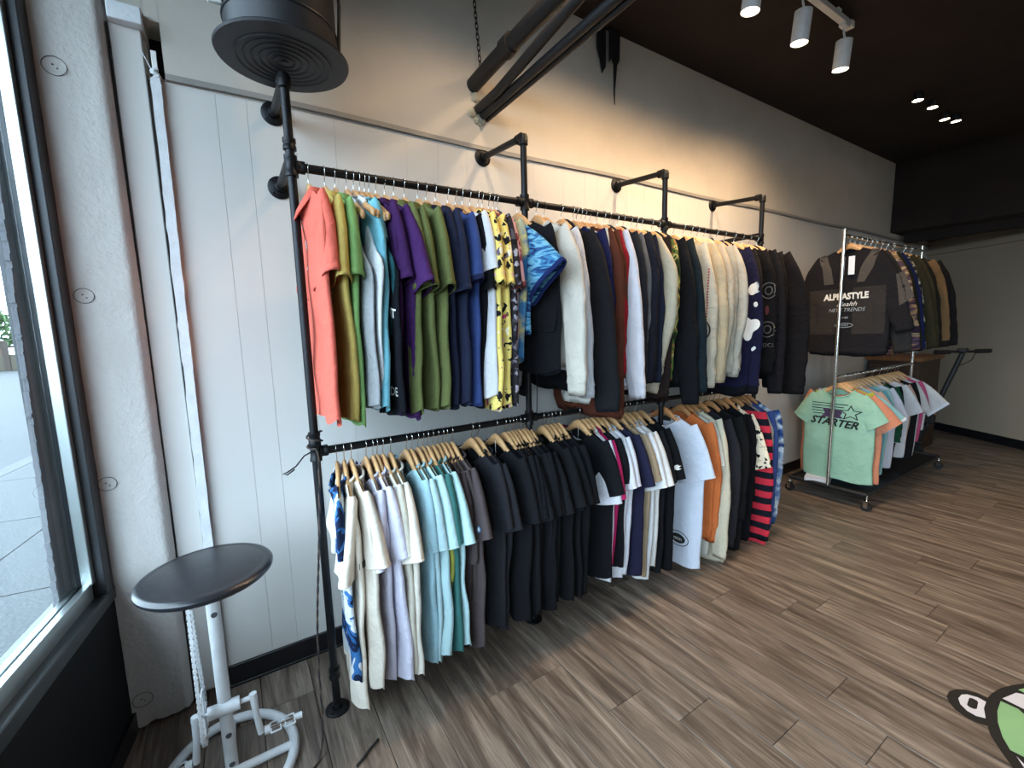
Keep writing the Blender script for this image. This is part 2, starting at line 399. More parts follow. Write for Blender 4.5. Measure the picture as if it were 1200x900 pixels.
# ---- storefront (left)
def stbox(m, u0, u1, w0, w1, z0, z1): m.box((u0, -w1, z0), (u1, -w0, z1)); return m
def stobj(m, name, mat, parent=None, bevel=0.0, smooth=False):
    if parent: return m.build(name, mat, parent, smooth=smooth, bevel=bevel)
    return m.build(name, mat, None, smooth=smooth, bevel=bevel, loc=ST_O, rz=ST_ROT)
m = MB(); stbox(m, -0.1, 6.6, 0.0, 0.14, -0.02, 0.56); stbox(m, -0.1, 6.6, 0.0, 0.14, 3.05, CZ + .05); stbox(m, 5.9, 6.6, 0.0, 0.14, 0.56, 3.05)
wlft = stobj(m, 'wall_left', plain('bulkhead_black', '#0e0e10', .75, 0, .15, 4, 0, 40, .2)); tag(wlft, kind='structure')
m = MB(); stbox(m, 0.0, 6.0, -0.012, 0.0, 0, 0.08); bl = stobj(m, 'baseboard_left', M['baseboard']); tag(bl, kind='structure')
w1 = empty('window_1', ST_O, ST_ROT, kind='structure')
for (ua, ub) in ((0.10, 2.30), (2.36, 4.2), (4.26, 5.85)):
    m = MB(); stbox(m, ua, ub, 0.058, 0.064, 0.62, 3.02); stobj(m, 'window_pane', M['glass'], w1)
    m = MB(); stbox(m, ua, ub, 0.028, 0.05, 0.60, 0.658); stobj(m, 'glazing_bead', M['alu'], w1, 0.002)
    m = MB(); stbox(m, ua, ub, 0.066, 0.085, 0.60, 0.648); stobj(m, 'glazing_bead', M['alu'], w1, 0.002)
m = MB(); stbox(m, -0.05, 5.9, -0.006, 0.15, 0.555, 0.602); stobj(m, 'sill_frame', plain('sill_paint', '#33383a', 0.35, 0.3), w1, 0.004)
m = MB(); stbox(m, -0.06, 0.088, -0.004, 0.13, 0.60, 3.05); stobj(m, 'jamb', M['darkframe'], w1, 0.003)
m = MB(); stbox(m, 0.088, 0.112, 0.022, 0.052, 0.655, 3.02); stobj(m, 'glazing_bead', M['alu'], w1, 0.002)
for u in (2.30, 4.2):
    m = MB(); stbox(m, u, u + 0.06, 0.0, 0.13, 0.60, 3.05); stobj(m, 'mullion', M['darkframe'], w1, 0.003)
m = MB(); stbox(m, 0.0, 5.9, 0.0, 0.13, 3.0, 3.06); stobj(m, 'head_frame', M['darkframe'], w1, 0.003)
# exterior return of the pillar with a ragged rendered edge
m = MB(); re = random.Random(4); z = 0.60; prev = 0.27
while z < 3.2:
    h = re.uniform(0.006, 0.022); e = 0.145 + max(-.04, (1.3 - z) * .045) + 0.006 * noise.noise(Vector((z * 9, 0, 0))) + re.uniform(-0.003, 0.004)
    stbox(m, -0.3, e, 0.086, 0.10, z, z + h); z += h
extj = stobj(m, 'window_reveal', plain('grey_render', '#6a6c70', 0.85, 0, 0.15, 6, 0.4, 40), w1)

# other walls
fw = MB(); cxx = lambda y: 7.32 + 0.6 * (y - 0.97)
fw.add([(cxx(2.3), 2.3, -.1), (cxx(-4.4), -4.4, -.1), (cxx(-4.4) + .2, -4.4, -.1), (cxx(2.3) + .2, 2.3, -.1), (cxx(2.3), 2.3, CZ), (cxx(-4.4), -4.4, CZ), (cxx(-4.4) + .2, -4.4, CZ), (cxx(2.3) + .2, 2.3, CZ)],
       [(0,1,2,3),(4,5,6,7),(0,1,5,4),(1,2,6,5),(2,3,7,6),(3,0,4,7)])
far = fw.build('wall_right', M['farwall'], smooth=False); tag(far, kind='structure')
fb = MB(); ang = math.atan2(-1, -0.6)
fb.box((0, -0.012, 0), (7.4, 0.01, 0.10)); b2 = fb.build('baseboard_right', M['baseboard'], smooth=False, loc=(cxx(2.11), 2.11, 0), rz=ang); tag(b2, kind='structure')
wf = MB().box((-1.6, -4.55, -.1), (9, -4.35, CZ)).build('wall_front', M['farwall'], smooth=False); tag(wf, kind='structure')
sf = MB().box((6.66, -4.4, 2.485), (9, 2.2, CZ)).build('ceiling_soffit', M['ceiling'], smooth=False); tag(sf, kind='structure')
t3 = MB().box((6.0, -0.0, 2.40), (6.01, 0.01, 2.41))
t3 = MB().box((0, -0.05, 2.30), (7.2, 0.01, 2.37)).build('trim_3', M['farwall'], smooth=False, loc=(cxx(2.11), 2.11, 0), rz=ang); tag(t3, kind='structure')
sb = MB().box((6.9, -4.3, 2.38), (7.02, 2.05, 2.50)).build('trim_4', M['ceiling'], smooth=False); tag(sb, kind='structure')

# ================================================================== OUTSIDE
gm = plain('outside_asphalt', '#2b2f31', 0.9, 0, 0.12, 0.7, 0.2, 3, kind='Object')
gr = MB().box((-60, -40, -0.25), (-0.2, 70, -0.10)).build('road', gm, smooth=False, loc=(-0.8, 0, 0)); tag(gr, kind='structure')
pv = empty('pavement', ST_O + Vector((0, 0, -0.02)), ST_ROT, kind='structure')
def paver():
    m, nt, b = new_mat('washed_gravel_concrete'); mp = coords(nt, kind='Object'); v = noise_n(nt, mp, 55, 4, 0.7)
    r = ramp(nt, [(0.3, lin('#1c1f21')), (0.5, lin('#303436')), (0.7, lin('#45494b'))]); nt.links.new(v.outputs['Fac'], r.inputs[0]); nt.links.new(r.outputs[0], b.inputs['Base Color'])
    b.inputs['Roughness'].default_value = 0.9; bump(nt, b, v.outputs['Fac'], 0.4, 0.01); return m
pvm = paver(); slab = MB().box((0.006, 0.006, -0.06), (1.494, 1.194, 0.0)).mesh('paving_slab'); slab.materials.append(pvm)
for iu in range(-14, 5):
    for iw in range(0, 2):
        o = bpy.data.objects.new('paving_slab', slab); COL.objects.link(o); o.parent = pv; o.location = (iu * 1.5, -0.16 - (iw + 1) * 1.2, 0)
MB().box((-21, -2.75, -0.1), (7.5, -2.565, 0.0)).build('kerb', plain('kerb_concrete', '#383c3e', 0.9), pv, smooth=False)
# far fence, wall and trees
fe = empty('boundary_fence', (0, 0, 0), label='brown picket fence on a low wall beyond the road, seen through the window', cat='fence')
fm = plain('brown_fence', '#2c211a', 0.8); lw = plain('tan_block_wall', '#474337', 0.9)
MB().box((-24, 33.4, -0.1), (-2, 33.6, 0.75)).build('low_wall', lw, fe, smooth=False)
for i in range(44):
    x = -24 + i * 0.5; MB().box((x, 33.3, -0.1), (x + 0.22, 33.42, 1.45)).build('picket', fm, fe, smooth=False)
MB().box((-24, 33.42, 1.1), (-2, 33.48, 1.22)).build('rail', fm, fe, smooth=False)
lf = plain('tree_leaves', '#2f4a20', 0.8, 0, 0.5, 3, 0.8, 8); lf2 = plain('tree_leaves_dark', '#22391a', 0.8, 0, 0.5, 3, 0.8, 8); bk = plain('tree_bark', '#5b4a3c', 0.9)
def tree(x, y, h, lab, mat, sd):
    r = random.Random(sd); t = empty('leafy_tree', (x, y, -0.1), label=lab, cat='tree', group='trees beyond the fence')
    MB().tube([(0, 0, 0), (0.1, 0, h * .4), (0, 0.1, h * .7)], [0.2, 0.15, 0.08], 8).build('trunk', bk, t)
    m = MB()
    for k in range(420):
        a, c_ = r.uniform(0, 2 * math.pi), r.uniform(-1, 1); rad = r.uniform(.55, 1) ; q = Vector((math.cos(a) * math.sqrt(1 - c_ * c_) * h * .42, math.sin(a) * math.sqrt(1 - c_ * c_) * h * .42, h * .66 + c_ * h * .34)) 
        q = Vector((q.x * rad, q.y * rad, h * .66 + (q.z - h * .66) * rad)); s_ = r.uniform(.12, .28)
        vs = [q + Vector((r.uniform(-1, 1), r.uniform(-1, 1), r.uniform(-1, 1))) * s_ for _ in range(4)]
        m.add(vs, [(0, 1, 2), (0, 2, 3), (0, 3, 1), (1, 3, 2)])
    m.build('crown', mat, t, smooth=False)
for a in ((-11.6, 38, 3.4, 'tallest bright green tree right above the fence outside', lf, 1), (-14.2, 39.5, 3.0, 'darker round green tree farther left outside the window', lf2, 2), (-9.4, 40, 2.9, 'small dark tree beside the window jamb beyond the fence', lf2, 3)): tree(*a)

# ================================================================== CEILING THINGS
# round duct diffuser
dc = empty('round_duct', (0.237, 1.745, 2.40), label='big black round air duct with concentric ring diffuser above the left post', cat='duct')
d = MB(); d.lathe([(0.155, 0.008), (0.156, 0.03), (0.168, 0.05), (0.168, 0.86)], n=48); d.build('duct_body', M['duct'], dc)
fl_ = MB(); fl_.lathe([(0.150, 0.0), (0.200, 0.002), (0.203, 0.008), (0.197, 0.014), (0.158, 0.022), (0.158, 0.03), (0.15, 0.03)], n=56); fl_.build('diffuser_flange', M['duct'], dc)
for r_ in (0.137, 0.114, 0.091, 0.068, 0.045, 0.024):
    rg = MB(); n = 48; prof = [(r_ - 0.006, 0.004), (r_ + 0.008, -0.004), (r_ + 0.010, -0.001), (r_ - 0.003, 0.012)]
    vs = [(a * math.cos(2*math.pi*k/n), a * math.sin(2*math.pi*k/n), h) for a, h in prof for k in range(n)]
    fs = [(i*n+k, i*n+(k+1)%n, ((i+1)%4)*n+(k+1)%n, ((i+1)%4)*n+k) for i in range(4) for k in range(n)]
    rg.add(vs, fs); rg.build('diffuser_ring', M['duct'], dc)
MB().lathe([(0.151, 0.020), (0.151, 0.026)], n=40).build('diffuser_back', M['rubber'], dc)
MB().lathe([(0.010, -0.004), (0.012, 0.01)], n=16).build('diffuser_hub', M['duct'], dc)
MB().box((-0.02, -0.008, -0.02), (0.02, 0.008, 0.02)).build('strap_bracket', M['white'], dc, bevel=0.004).location = (-0.185, -0.03, 0.12)
MB().tube([(0.165, -0.05, 0.03), (0.178, -0.05, 0.2), (0.173, -0.05, 0.5), (0.18, -0.05, 0.85)], 0.006, 8).build('side_cable', M['rubber'], dc)
MB().tube([(0.169*math.cos(a), 0.169*math.sin(a), 0.095) for a in [i*math.pi/20 for i in range(40)]], 0.004, 6, closed=True).build('duct_clamp', M['duct'], dc)

# service pipes out of the wall
ho = plain('pipe_patch_plaster', '#b9b19a', 0.9, 0, 0.3, 30, 0.6, 60)
ps = empty('service_pipes', (1.14, 2.1, 2.65), label='bundle of black service pipes running out of the wall overhead', cat='pipes')
def pp(name, pts, r, n=14): MB().tube([(x - 1.14, y - 2.1, z - 2.65) for x, y, z in pts], r, n).build(name, M['black'], ps)
pp('large_pipe', [(1.150, 2.13, 2.715), (1.150, 1.9, 2.725), (1.145, -4.3, 2.76)], 0.036, 18)
pp('pipe_collar', [(1.150, 1.80, 2.728), (1.150, 1.74, 2.729)], 0.044, 18)
pp('small_pipe', [(1.165, 2.13, 2.600), (1.165, 1.9, 2.60), (1.15, 1.2, 2.665), (1.145, -4.3, 2.69)], 0.022)
pp('small_pipe', [(1.190, 2.13, 2.575), (1.20, 1.9, 2.585), (1.21, 1.1, 2.60), (1.21, -4.3, 2.62)], 0.020)
pp('insulated_line', [(1.225, 2.13, 2.570), (1.24, 1.5, 2.585), (1.25, -4.3, 2.60)], 0.013)
q = MB(); rq = random.Random(9)
for k in range(9):
    c_ = Vector((0.02 + rq.uniform(-.03, .03), 0.004, -0.03 + rq.uniform(-.07, .05))); s_ = rq.uniform(.018, .03)
    q.lathe([(s_ * .5, 0.006), (s_, 0.0), (s_ * .8, -0.008), (s_ * .2, -0.012)], c_, 9, 'y')
q.build('plaster_patch', ho, ps, smooth=False)
# chain
ch = empty('hanging_chain', (1.15, 2.03, CZ), label='short black chain hanging from the ceiling down to the large pipe', cat='chain')
z0 = 0.0; k = 0; pa = Vector((0, 0.06, 0)); pb = Vector((0, 0.0, -0.49))
nl = 19
for k in range(nl):
    c_ = pa.lerp(pb, (k + .5) / nl); m = MB(); ln = 0.0165
    ax = Vector((1, 0, 0)) if k % 2 else Vector((0, 1, 0))
    m.tube([c_ + Vector((0, 0, 1)) * (ln * math.sin(a)) + ax * (0.0075 * math.cos(a)) for a in [i * math.pi / 6 for i in range(12)]], 0.0024, 6, closed=True)
    m.build('chain_link', M['pipe'], ch)
# torn black flashing hanging at the ceiling line
hg = empty('torn_flashing', (2.05, 2.09, CZ), label='torn black flashing strips hanging where the ceiling meets the wall', cat='flashing')
for (poly, dy) in ((([-0.07, 0], [0.0, 0], [0.0, -0.22], [-0.03, -0.26], [-0.045, -0.19], [-0.07, -0.13]), 0), (([0.01, 0], [0.10, 0], [0.095, -0.17], [0.075, -0.20], [0.06, -0.33], [0.05, -0.21], [0.03, -0.17], [0.01, -0.2]), -0.02), (([0.055, -0.15], [0.072, -0.15], [0.068, -0.42], [0.060, -0.36]), -0.01)):
    m = MB(); n = len(poly); m.add([(x, dy, z) for x, z in poly] + [(x, dy + .006, z) for x, z in poly], [tuple(range(n)), tuple(reversed(range(n, 2 * n)))] + [(i, (i + 1) % n, n + (i + 1) % n, n + i) for i in range(n)])
    m.build('torn_strip', M['black'], hg, smooth=False)

# ---- lamps
WARM = (1.0, 0.70, 0.42)
def spot_lamp(x, y, zt, tgt, energy, name, label, group, mat, r=0.042, h=0.155, cone=146, blend=1.0, bracket=True, drop=0.09):
    t = empty(name, (x, y, zt), label=label, cat='spotlight', group=group)
    c_ = Vector((0, 0, -drop - h * .5)); dirv = (Vector(tgt) - (Vector((x, y, zt)) + c_)).normalized()
    ax = (dirv * 0.45 + Vector((0, 0, -1))).normalized()
    top = c_ - ax * h * .5; bot = c_ + ax * h * .5
    if bracket:
        MB().tube([(0, 0, 0), (0, 0, -drop * .5), tuple(top + Vector((0, 0, .012)))], 0.006, 8).build('stem', mat, t)
        MB().box((-0.03, -0.018, -0.018), (0.03, 0.018, 0.0)).build('track_adapter', mat, t, bevel=0.003)
    sh = MB(); sh.tube([top, top + ax * .004, bot - ax * .002, bot], [r * .85, r, r, r * .97], 28, cap=False)
    sh.tube([bot, bot - ax * .02], [r * .95, r * .8], 28, cap=False); sh.tube([top, top + ax * .001], [r * .85, r * .85], 28)
    sh.build('lamp_shade', mat, t)
    MB().tube([bot - ax * .006, bot - ax * .004], r * .93, 24).build('lamp_face', M['lampface'], t)
    L = light('SPOT', (Vector((x, y, zt)) + bot + ax * 0.01), energy, WARM, 'spot_bulb', spot_size=math.radians(cone), spot_blend=blend, shadow_soft_size=0.035)
    aim(L, tgt); L.parent = t; L.matrix_parent_inverse = Matrix.Translation(t.location).inverted()
    return t
trk = empty('lighting_track', (2.2, 1.31, 3.22), label='white ceiling lighting track carrying three spotlights above the rack', cat='track')
MB().box((-2.0, -0.018, -0.012), (1.06, 0.018, 0.018)).build('track_body', M['white_paint'], trk, bevel=0.003)
MB().box((1.04, -0.022, -0.016), (1.08, 0.022, 0.02)).build('end_cap', M['white'], trk, bevel=0.003)
for x in (-1.4, 0.0, 0.9): MB().box((x - .02, -.015, .015), (x + .02, .015, .04)).build('ceiling_mount', M['white'], trk)
g = 'white track spotlights above the rack'
spot_lamp(3.20, 1.31, 3.21, (3.5, 2.0, 0.9), 88, 'track_spotlight', 'white cylinder track spotlight at the right end of the track', g, M['white_paint'])
spot_lamp(2.71, 1.31, 3.21, (2.75, 2.0, 0.9), 62, 'track_spotlight', 'white cylinder track spotlight, middle of the three lit ones', g, M['white_paint'])
spot_lamp(2.24, 1.31, 3.21, (2.0, 2.0, 0.9), 76, 'track_spotlight', 'white cylinder track spotlight cut by the top edge of the picture', g, M['white_paint'])
for x_, e_ in ((1.62, 40), (0.95, 26)):
    L_ = light('SPOT', (x_, 1.31, 3.02), e_, WARM, 'added_warm_spot', spot_size=2.4, spot_blend=1, shadow_soft_size=.035); aim(L_, (x_, 2.0, 1.0))  # extra spots without fixtures, added out of frame to warm the wall
g = 'small dark ceiling spotlights farther back'
for (x, y, lab) in ((4.76, 1.40, 'leftmost of the four small glowing spotlights farther back'), (5.03, 1.38, 'brightest small glowing spotlight, second of the far four'),
                    (5.42, 1.40, 'third small glowing spotlight of the far four, thin oval'), (5.56, 1.36, 'rightmost of the four small glowing spotlights farther back')):
    spot_lamp(x, y, 3.256, (x + 0.2, 1.2, 0.5) if x > 5.2 else (x - .3, 1.6, .8), 18, 'ceiling_spotlight', lab, g, M['black'], cone=80, h=0.05, r=.036, drop=.012)
# unseen spots added behind and above the camera to warm wall and floor
light('SPOT', (1.1, -1.6, 3.1), 85, (1, .76, .52), 'added_rear_spot', spot_size=2.0, spot_blend=.8, shadow_soft_size=.06)
light('SPOT', (3.4, -1.8, 3.1), 290, (1, .74, .48), 'added_rear_spot', spot_size=2.0, spot_blend=.8, shadow_soft_size=.06)
light('SPOT', (5.6, -1.8, 3.1), 95, (1, .72, .46), 'added_rear_spot', spot_size=2.0, spot_blend=.8, shadow_soft_size=.06)

# ================================================================== PIPE RACK
RY = 1.731; UZ = 2.063; PR = 0.0150
def lz(x): return 1.061 - max(0, (x - 1.4)) * 0.022
PX = [0.228, 1.190, 2.160, 3.180]
rk = empty('pipe_clothing_rack', (0.228, RY, 0), label='two-tier black iron pipe clothing rack fixed to the long wall', cat='clothing rack')
def rp_(name, pts, r=PR, n=16): return MB().tube([(x - 0.228, y - RY, z) for x, y, z in pts], r, n).build(name, M['pipe'], rk)
def fit(name, c_, axis, r=0.0190, h=0.034):
    m = MB(); prof = [(r * .9, -h), (r * 1.12, -h), (r * 1.12, -h + .012), (r, -h + .016), (r, h - .016), (r * 1.12, h - .012), (r * 1.12, h), (r * .9, h)]
    m.lathe(prof, (c_[0] - .228, c_[1] - RY, c_[2]), 20, axis); return m.build(name, M['pipe'], rk)
def flange(c_, axis, r=0.045, s=1):
    m = MB(); prof = [(r, 0), (r, .006 * s), (r * .9, .009 * s), (.022, .012 * s), (.020, .030 * s), (.015, .032 * s)]
    m.lathe(prof, (c_[0] - .228, c_[1] - RY, c_[2]), 28, axis); o = m.build('flange', M['pipe'], rk)
    for k in range(4):
        b = MB(); a = math.pi / 4 + k * math.pi / 2; dx, dz = .034 * math.cos(a), .034 * math.sin(a)
        if axis == 'y': b.lathe([(.005, .006 * s), (.004, .012 * s)], (c_[0] - .228 + dx, c_[1] - RY, c_[2] + dz), 8, 'y')
        else: b.lathe([(.005, .006 * s), (.004, .012 * s)], (c_[0] - .228 + dx, c_[1] - RY + dz, c_[2]), 8, 'z')
        b.build('screw', M['pipe'], o)
for i, x in enumerate(PX):
    L = lz(x)
    rp_('post', [(x, RY, .02), (x, RY, 2.335 if i else 2.335)])
    flange((x, RY, 0), 'z')
    rp_('wall_arm', [(x, RY, 2.345), (x, WY - .01, 2.345 + .03)])
    MB().lathe([(0.015, -.028), (0.021, -.024), (.021, 0.006), (.017, .020), (.004, .025)], (x - .228, 0, 2.335), 18, 'z').build('elbow', M['pipe'], rk)
    fit('elbow', (x, RY + .028, 2.347), 'y', h=.018)
    flange((x, WY, 2.378), 'y', s=-1)
    fit('tee_fitting', (x, RY, UZ), 'z'); fit('tee_fitting', (x, RY, L), 'z')
    if i in (0, 3):
        rp_('wall_arm', [(x, RY, UZ + .03), (x, WY - .01, UZ + .03)]); flange((x, WY, UZ + .03), 'y', s=-1)
    for zz in (UZ, L):
        for sgn in (-1, 1):
            if (i == 0 and sgn < 0) or (i == 3 and sgn > 0): continue
            fit('coupling', (x + sgn * .028, RY, zz), 'x', h=.014)
    if i: fit('coupling', (x, RY, .12), 'z', h=.02)
    else: fit('coupling', (x, RY, 1.115), 'z', h=.02); fit('coupling', (x, RY, .16), 'z', h=.02); fit('coupling', (x, RY, UZ + .07), 'z', h=.018)
for a, b_ in zip(PX, PX[1:]):
    rp_('upper_rail', [(a, RY, UZ), (b_, RY, UZ)]); rp_('lower_rail', [(a, RY, lz(a)), (b_, RY, lz(b_))])

# ================================================================== HANGERS AND GARMENTS
ZN = -0.094
def zc(y, hw=0.215): return ZN - 0.092 * (min(abs(y), hw) / hw) ** 1.35
def hanger_meshes():
    m = MB(); n = 21; pts = []; rows = []
    for i in range(n):
        y = -0.203 + 0.406 * i / (n - 1); hump = max(0, 1 - (abs(y) / .085) ** 2) ** 1.3; hh = 0.018 - 0.005 * (abs(y) / .213) + .006 * hump; t = 0.0088 - .002 * (abs(y) / .213)
        z = zc(y) + .022 * hump; rows.append([(t * cx, y, z + hh * cz) for cx, cz in ((0, 1), (.7, .8), (1, .2), (1, -.4), (.6, -.95), (-.6, -.95), (-1, -.4), (-1, .2), (-.7, .8))])
    k = len(rows[0]); vs = [v for r in rows for v in r]
    fs = [(i * k + j, i * k + (j + 1) % k, (i + 1) * k + (j + 1) % k, (i + 1) * k + j) for i in range(n - 1) for j in range(k)]
    fs += [tuple(range(k)), tuple((n - 1) * k + j for j in range(k))]
    m.add(vs, fs); wood_me = m.mesh('hanger_shoulders', True)
    h = MB(); r = 0.0172
    pts = [(0, r * math.cos(a), r * math.sin(a)) for a in [math.radians(-30 + i * 20) for i in range(12)]]
    pts += [(0, -0.006, -0.022), (0, 0, -0.032), (0, 0, -0.05), (0, 0, -0.07)]
    h.tube(pts, 0.0017, 6); hook_me = h.mesh('hook', True)
    return wood_me, hook_me
HW_ME, HK_ME = hanger_meshes()
HW_ME.materials.append(M['wood']); HK_ME.materials.append(M['chrome'])
HW2 = HW_ME.copy(); HW2.materials.clear(); HW2.materials.append(M['wood2'])
HW3 = HW_ME.copy(); HW3.materials.clear(); HW3.materials.append(plain('navy_felt_hanger', '#20243f', .8))

def body_surface(p):
    """returns mesh builder of a hung garment body; p is a dict of sizes"""
    rnd = random.Random(p['seed']); L = p['L']; hw = p['hw']; Wc = p['W']; T = p['T']; nb = p['nb']; kind = p['kind']
    n = 44; Mv = 22; ph1, ph2, ph3 = rnd.uniform(0, 6.3), rnd.uniform(0, 6.3), rnd.uniform(0, 6.3); lam = rnd.uniform(.13, .19)
    tank = kind == 'tank'; amp = p['amp']; ox = rnd.uniform(0, 100); vs = []
    front_drop = {'tee': .055, 'tank': .10, 'polo': .06, 'long': .05, 'hoodie': .06, 'jacket': .05}[kind]
    for i in range(Mv + 1):
        v = (i / Mv) ** 1.25
        for j in range(n):
            th = 2 * math.pi * (j + .5) / n; c_, s_ = math.cos(th), math.sin(th)
            y0 = hw * math.copysign(abs(c_) ** .9, c_)
            if tank:
                y0 = .125 * c_; f = min(1, v / .34); Wv = .125 + (Wc - .125) * (f ** 2.3)
                if v > .34: Wv = Wc - (Wc - p['Wb']) * (v - .34) / .66
            else:
                f = min(1, v / .18); f = f * f * (3 - 2 * f); Wv = hw + (Wc - hw) * f
                if v > .18: Wv = Wc + (p['Wb'] - Wc) * (v - .18) / .82
            y = Wv * math.copysign(abs(c_) ** .9, c_)
            front = s_ < 0
            zt = zc(y0) + 0.024
            a = abs(y0)
            tt = .0118
            if a < nb:
                q = math.sqrt(max(0, 1 - (a / nb) ** 2)); tt += (.022 if kind != 'hoodie' else .03) * q
                zt = zc(nb) + .02 - (front_drop * q if front else .002 - .012 * q)
            f2 = min(1, v / .16); f2 = f2 * f2 * (3 - 2 * f2)
            t_ = tt + (T - tt) * f2
            sx = math.copysign(abs(s_) ** .55, s_)
            x = t_ * sx
            if v == 0 and a >= nb: x *= .6
            zb = -L + .006 * math.sin(y * 22 + ph2) + (.012 if front else 0) + p['hr'] * abs(c_) ** 7
            z = zt + (zb - zt) * v
            g_ = v ** .8
            x += amp * g_ * (math.sin(2 * math.pi * y / lam + ph1) * .55 + .45 * math.sin(2 * math.pi * y / (lam * 1.9) + ph2 + v * 1.3)) 
            x += amp * .35 * g_ * sx * math.sin(2 * math.pi * y / (lam * .55) + ph3)
            x += p['curl'] * g_ * max(0, -c_ - .25) ** 2 * 1.8
            x += .012 * f2 * noise.noise(Vector((ox + x * 3, y * 9, z * 6)))
            y += .010 * g_ * noise.noise(Vector((ox + 9, z * 5, 0)))
            vs.append((x + p['lean'] * v, y, z))
    fs = [(i * n + j, i * n + (j + 1) % n, (i + 1) * n + (j + 1) % n, (i + 1) * n + j) for i in range(Mv) for j in range(n)]
    m = MB(); m.add(vs, fs)
    neck = [vs[j] for j in range(n) if abs(hw * math.copysign(abs(math.cos(2 * math.pi * (j + .5) / n)) ** .9, 1)) < nb * 1.12 or (tank and abs(.125 * math.cos(2 * math.pi * (j + .5) / n)) < nb * 1.1)]
    hem = vs[Mv * n:]
    return m, neck, hem
def sleeve(p, sgn):
    rnd = random.Random(p['seed'] * 3 + (1 if sgn < 0 else 2)); hw = p['hw']; a = math.radians(p['fl'] if sgn < 0 else p['flb'])
    long_ = p['sl'] > .35; n = 24; Ms = 20 if long_ else 12
    w0, w1 = p['sw']; tip = Vector((0, sgn * (hw + .004), zc(.215) + .022 - p['dropsh']))
    d0 = Vector((p['sx'], sgn * math.sin(a), -math.cos(a))); nrm0 = Vector((0, sgn * math.cos(a), math.sin(a)))
    P = tip - nrm0 * w0 * .97 + Vector((p['sxo'], 0, 0)); vs = []; step = p['sl'] / Ms; ox = rnd.uniform(0, 99)
    a_s = a + math.radians(p['rnd']); ang = a_s; bend = p.get('bend', 0.0)
    P = tip - Vector((0, sgn * math.cos(a_s), math.sin(a_s))) * w0 * .97 + Vector((p['sxo'], 0, 0)) - Vector((0, sgn * math.sin(a_s), -math.cos(a_s))) * .045
    kph = rnd.uniform(0, 6)
    for i in range(Ms + 1):
        s_ = i / Ms; d = Vector((p['sx'], sgn * math.sin(ang), -math.cos(ang))); nr = Vector((0, sgn * math.cos(ang), math.sin(ang)))
        w = w0 + (w1 - w0) * (s_ ** (.8 if long_ else 1)); bx = p['sb'] * (1 - .15 * s_ if long_ else 1 + .15 * s_)
        if i == 0: bx *= .55
        for j in range(n):
            th = 2 * math.pi * j / n; cx = math.cos(th); sx = math.sin(th)
            q = P + nr * (w * math.copysign(abs(cx) ** .85, cx)) + Vector((1, 0, 0)) * (bx * math.copysign(abs(sx) ** .8, sx))
            if long_:
                q += Vector((1, 0, 0)) * (.010 * noise.noise(Vector((ox, s_ * 5, cx * 1.6)))) + nr * (.008 * noise.noise(Vector((ox + 5, s_ * 7, sx))))
                q += nr * (.004 * math.sin(s_ * 38 + kph) * max(0, s_ - .62) * 2.4)
            else:
                q += Vector((1, 0, 0)) * (.010 * s_ * math.sin(cx * 3.2 + kph)) + Vector((0, 0, .008 * s_ * cx))
            vs.append(tuple(q))
        P = P + d * step
        kk = 3.2 if long_ else 1.6
        t1 = min(1, (s_ + 1 / Ms) * kk); t1 = t1 * t1 * (3 - 2 * t1)
        if long_: base_ = a * (1 - min(1, s_ * 1.8)) + math.radians(p['fe']) * min(1, s_ * 1.8) + bend * math.sin(s_ * math.pi)
        else: base_ = a
        ang = base_ + (a_s - a) * (1 - t1)
    fs = [(i * n + j, i * n + (j + 1) % n, (i + 1) * n + (j + 1) % n, (i + 1) * n + j) for i in range(Ms) for j in range(n)]
    tw = math.radians(p['tw'] if sgn < 0 else p['tw'] * -.3); ct, st_ = math.cos(tw), math.sin(tw); py = sgn * (hw - .10)
    def tws(v, k): y_ = v[1] - py; c2, s2 = math.cos(tw * k), math.sin(tw * k); return (v[0] * c2 - y_ * s2, py + v[0] * s2 + y_ * c2, v[2])
    vs = [tws(v, min(1, .35 + (i // n) / Ms * 1.6)) for i, v in enumerate(vs)]
    m = MB(); m.add(vs, fs)
    end = vs[-n:]; endc = sum((Vector(e) for e in end), Vector()) / n
    dlast = Vector((p['sx'], sgn * math.sin(ang), -math.cos(ang)))
    return m, end, endc, dlast
def band(ring, d, h, infl, infl2=None):
    """rib band continuing a ring of points by vector d*h"""
    c_ = sum((Vector(e) for e in ring), Vector()) / len(ring); n = len(ring); vs = []
    rows = [(-.004, infl * .98), (-.002, infl), (h * .5, infl * 1.01), (h, (infl2 or infl)), (h - .002, (infl2 or infl) * .93), (h * .5, infl * .9)]
    for (s_, k) in rows:
        for e in ring:
            q = Vector(e) - c_; vs.append(tuple(c_ + q * k + Vector(d) * s_))
    fs = [(i * n + j, i * n + (j + 1) % n, (i + 1) * n + (j + 1) % n, (i + 1) * n + j) for i in range(len(rows) - 1) for j in range(n)]
    m = MB(); m.add(vs, fs); return m

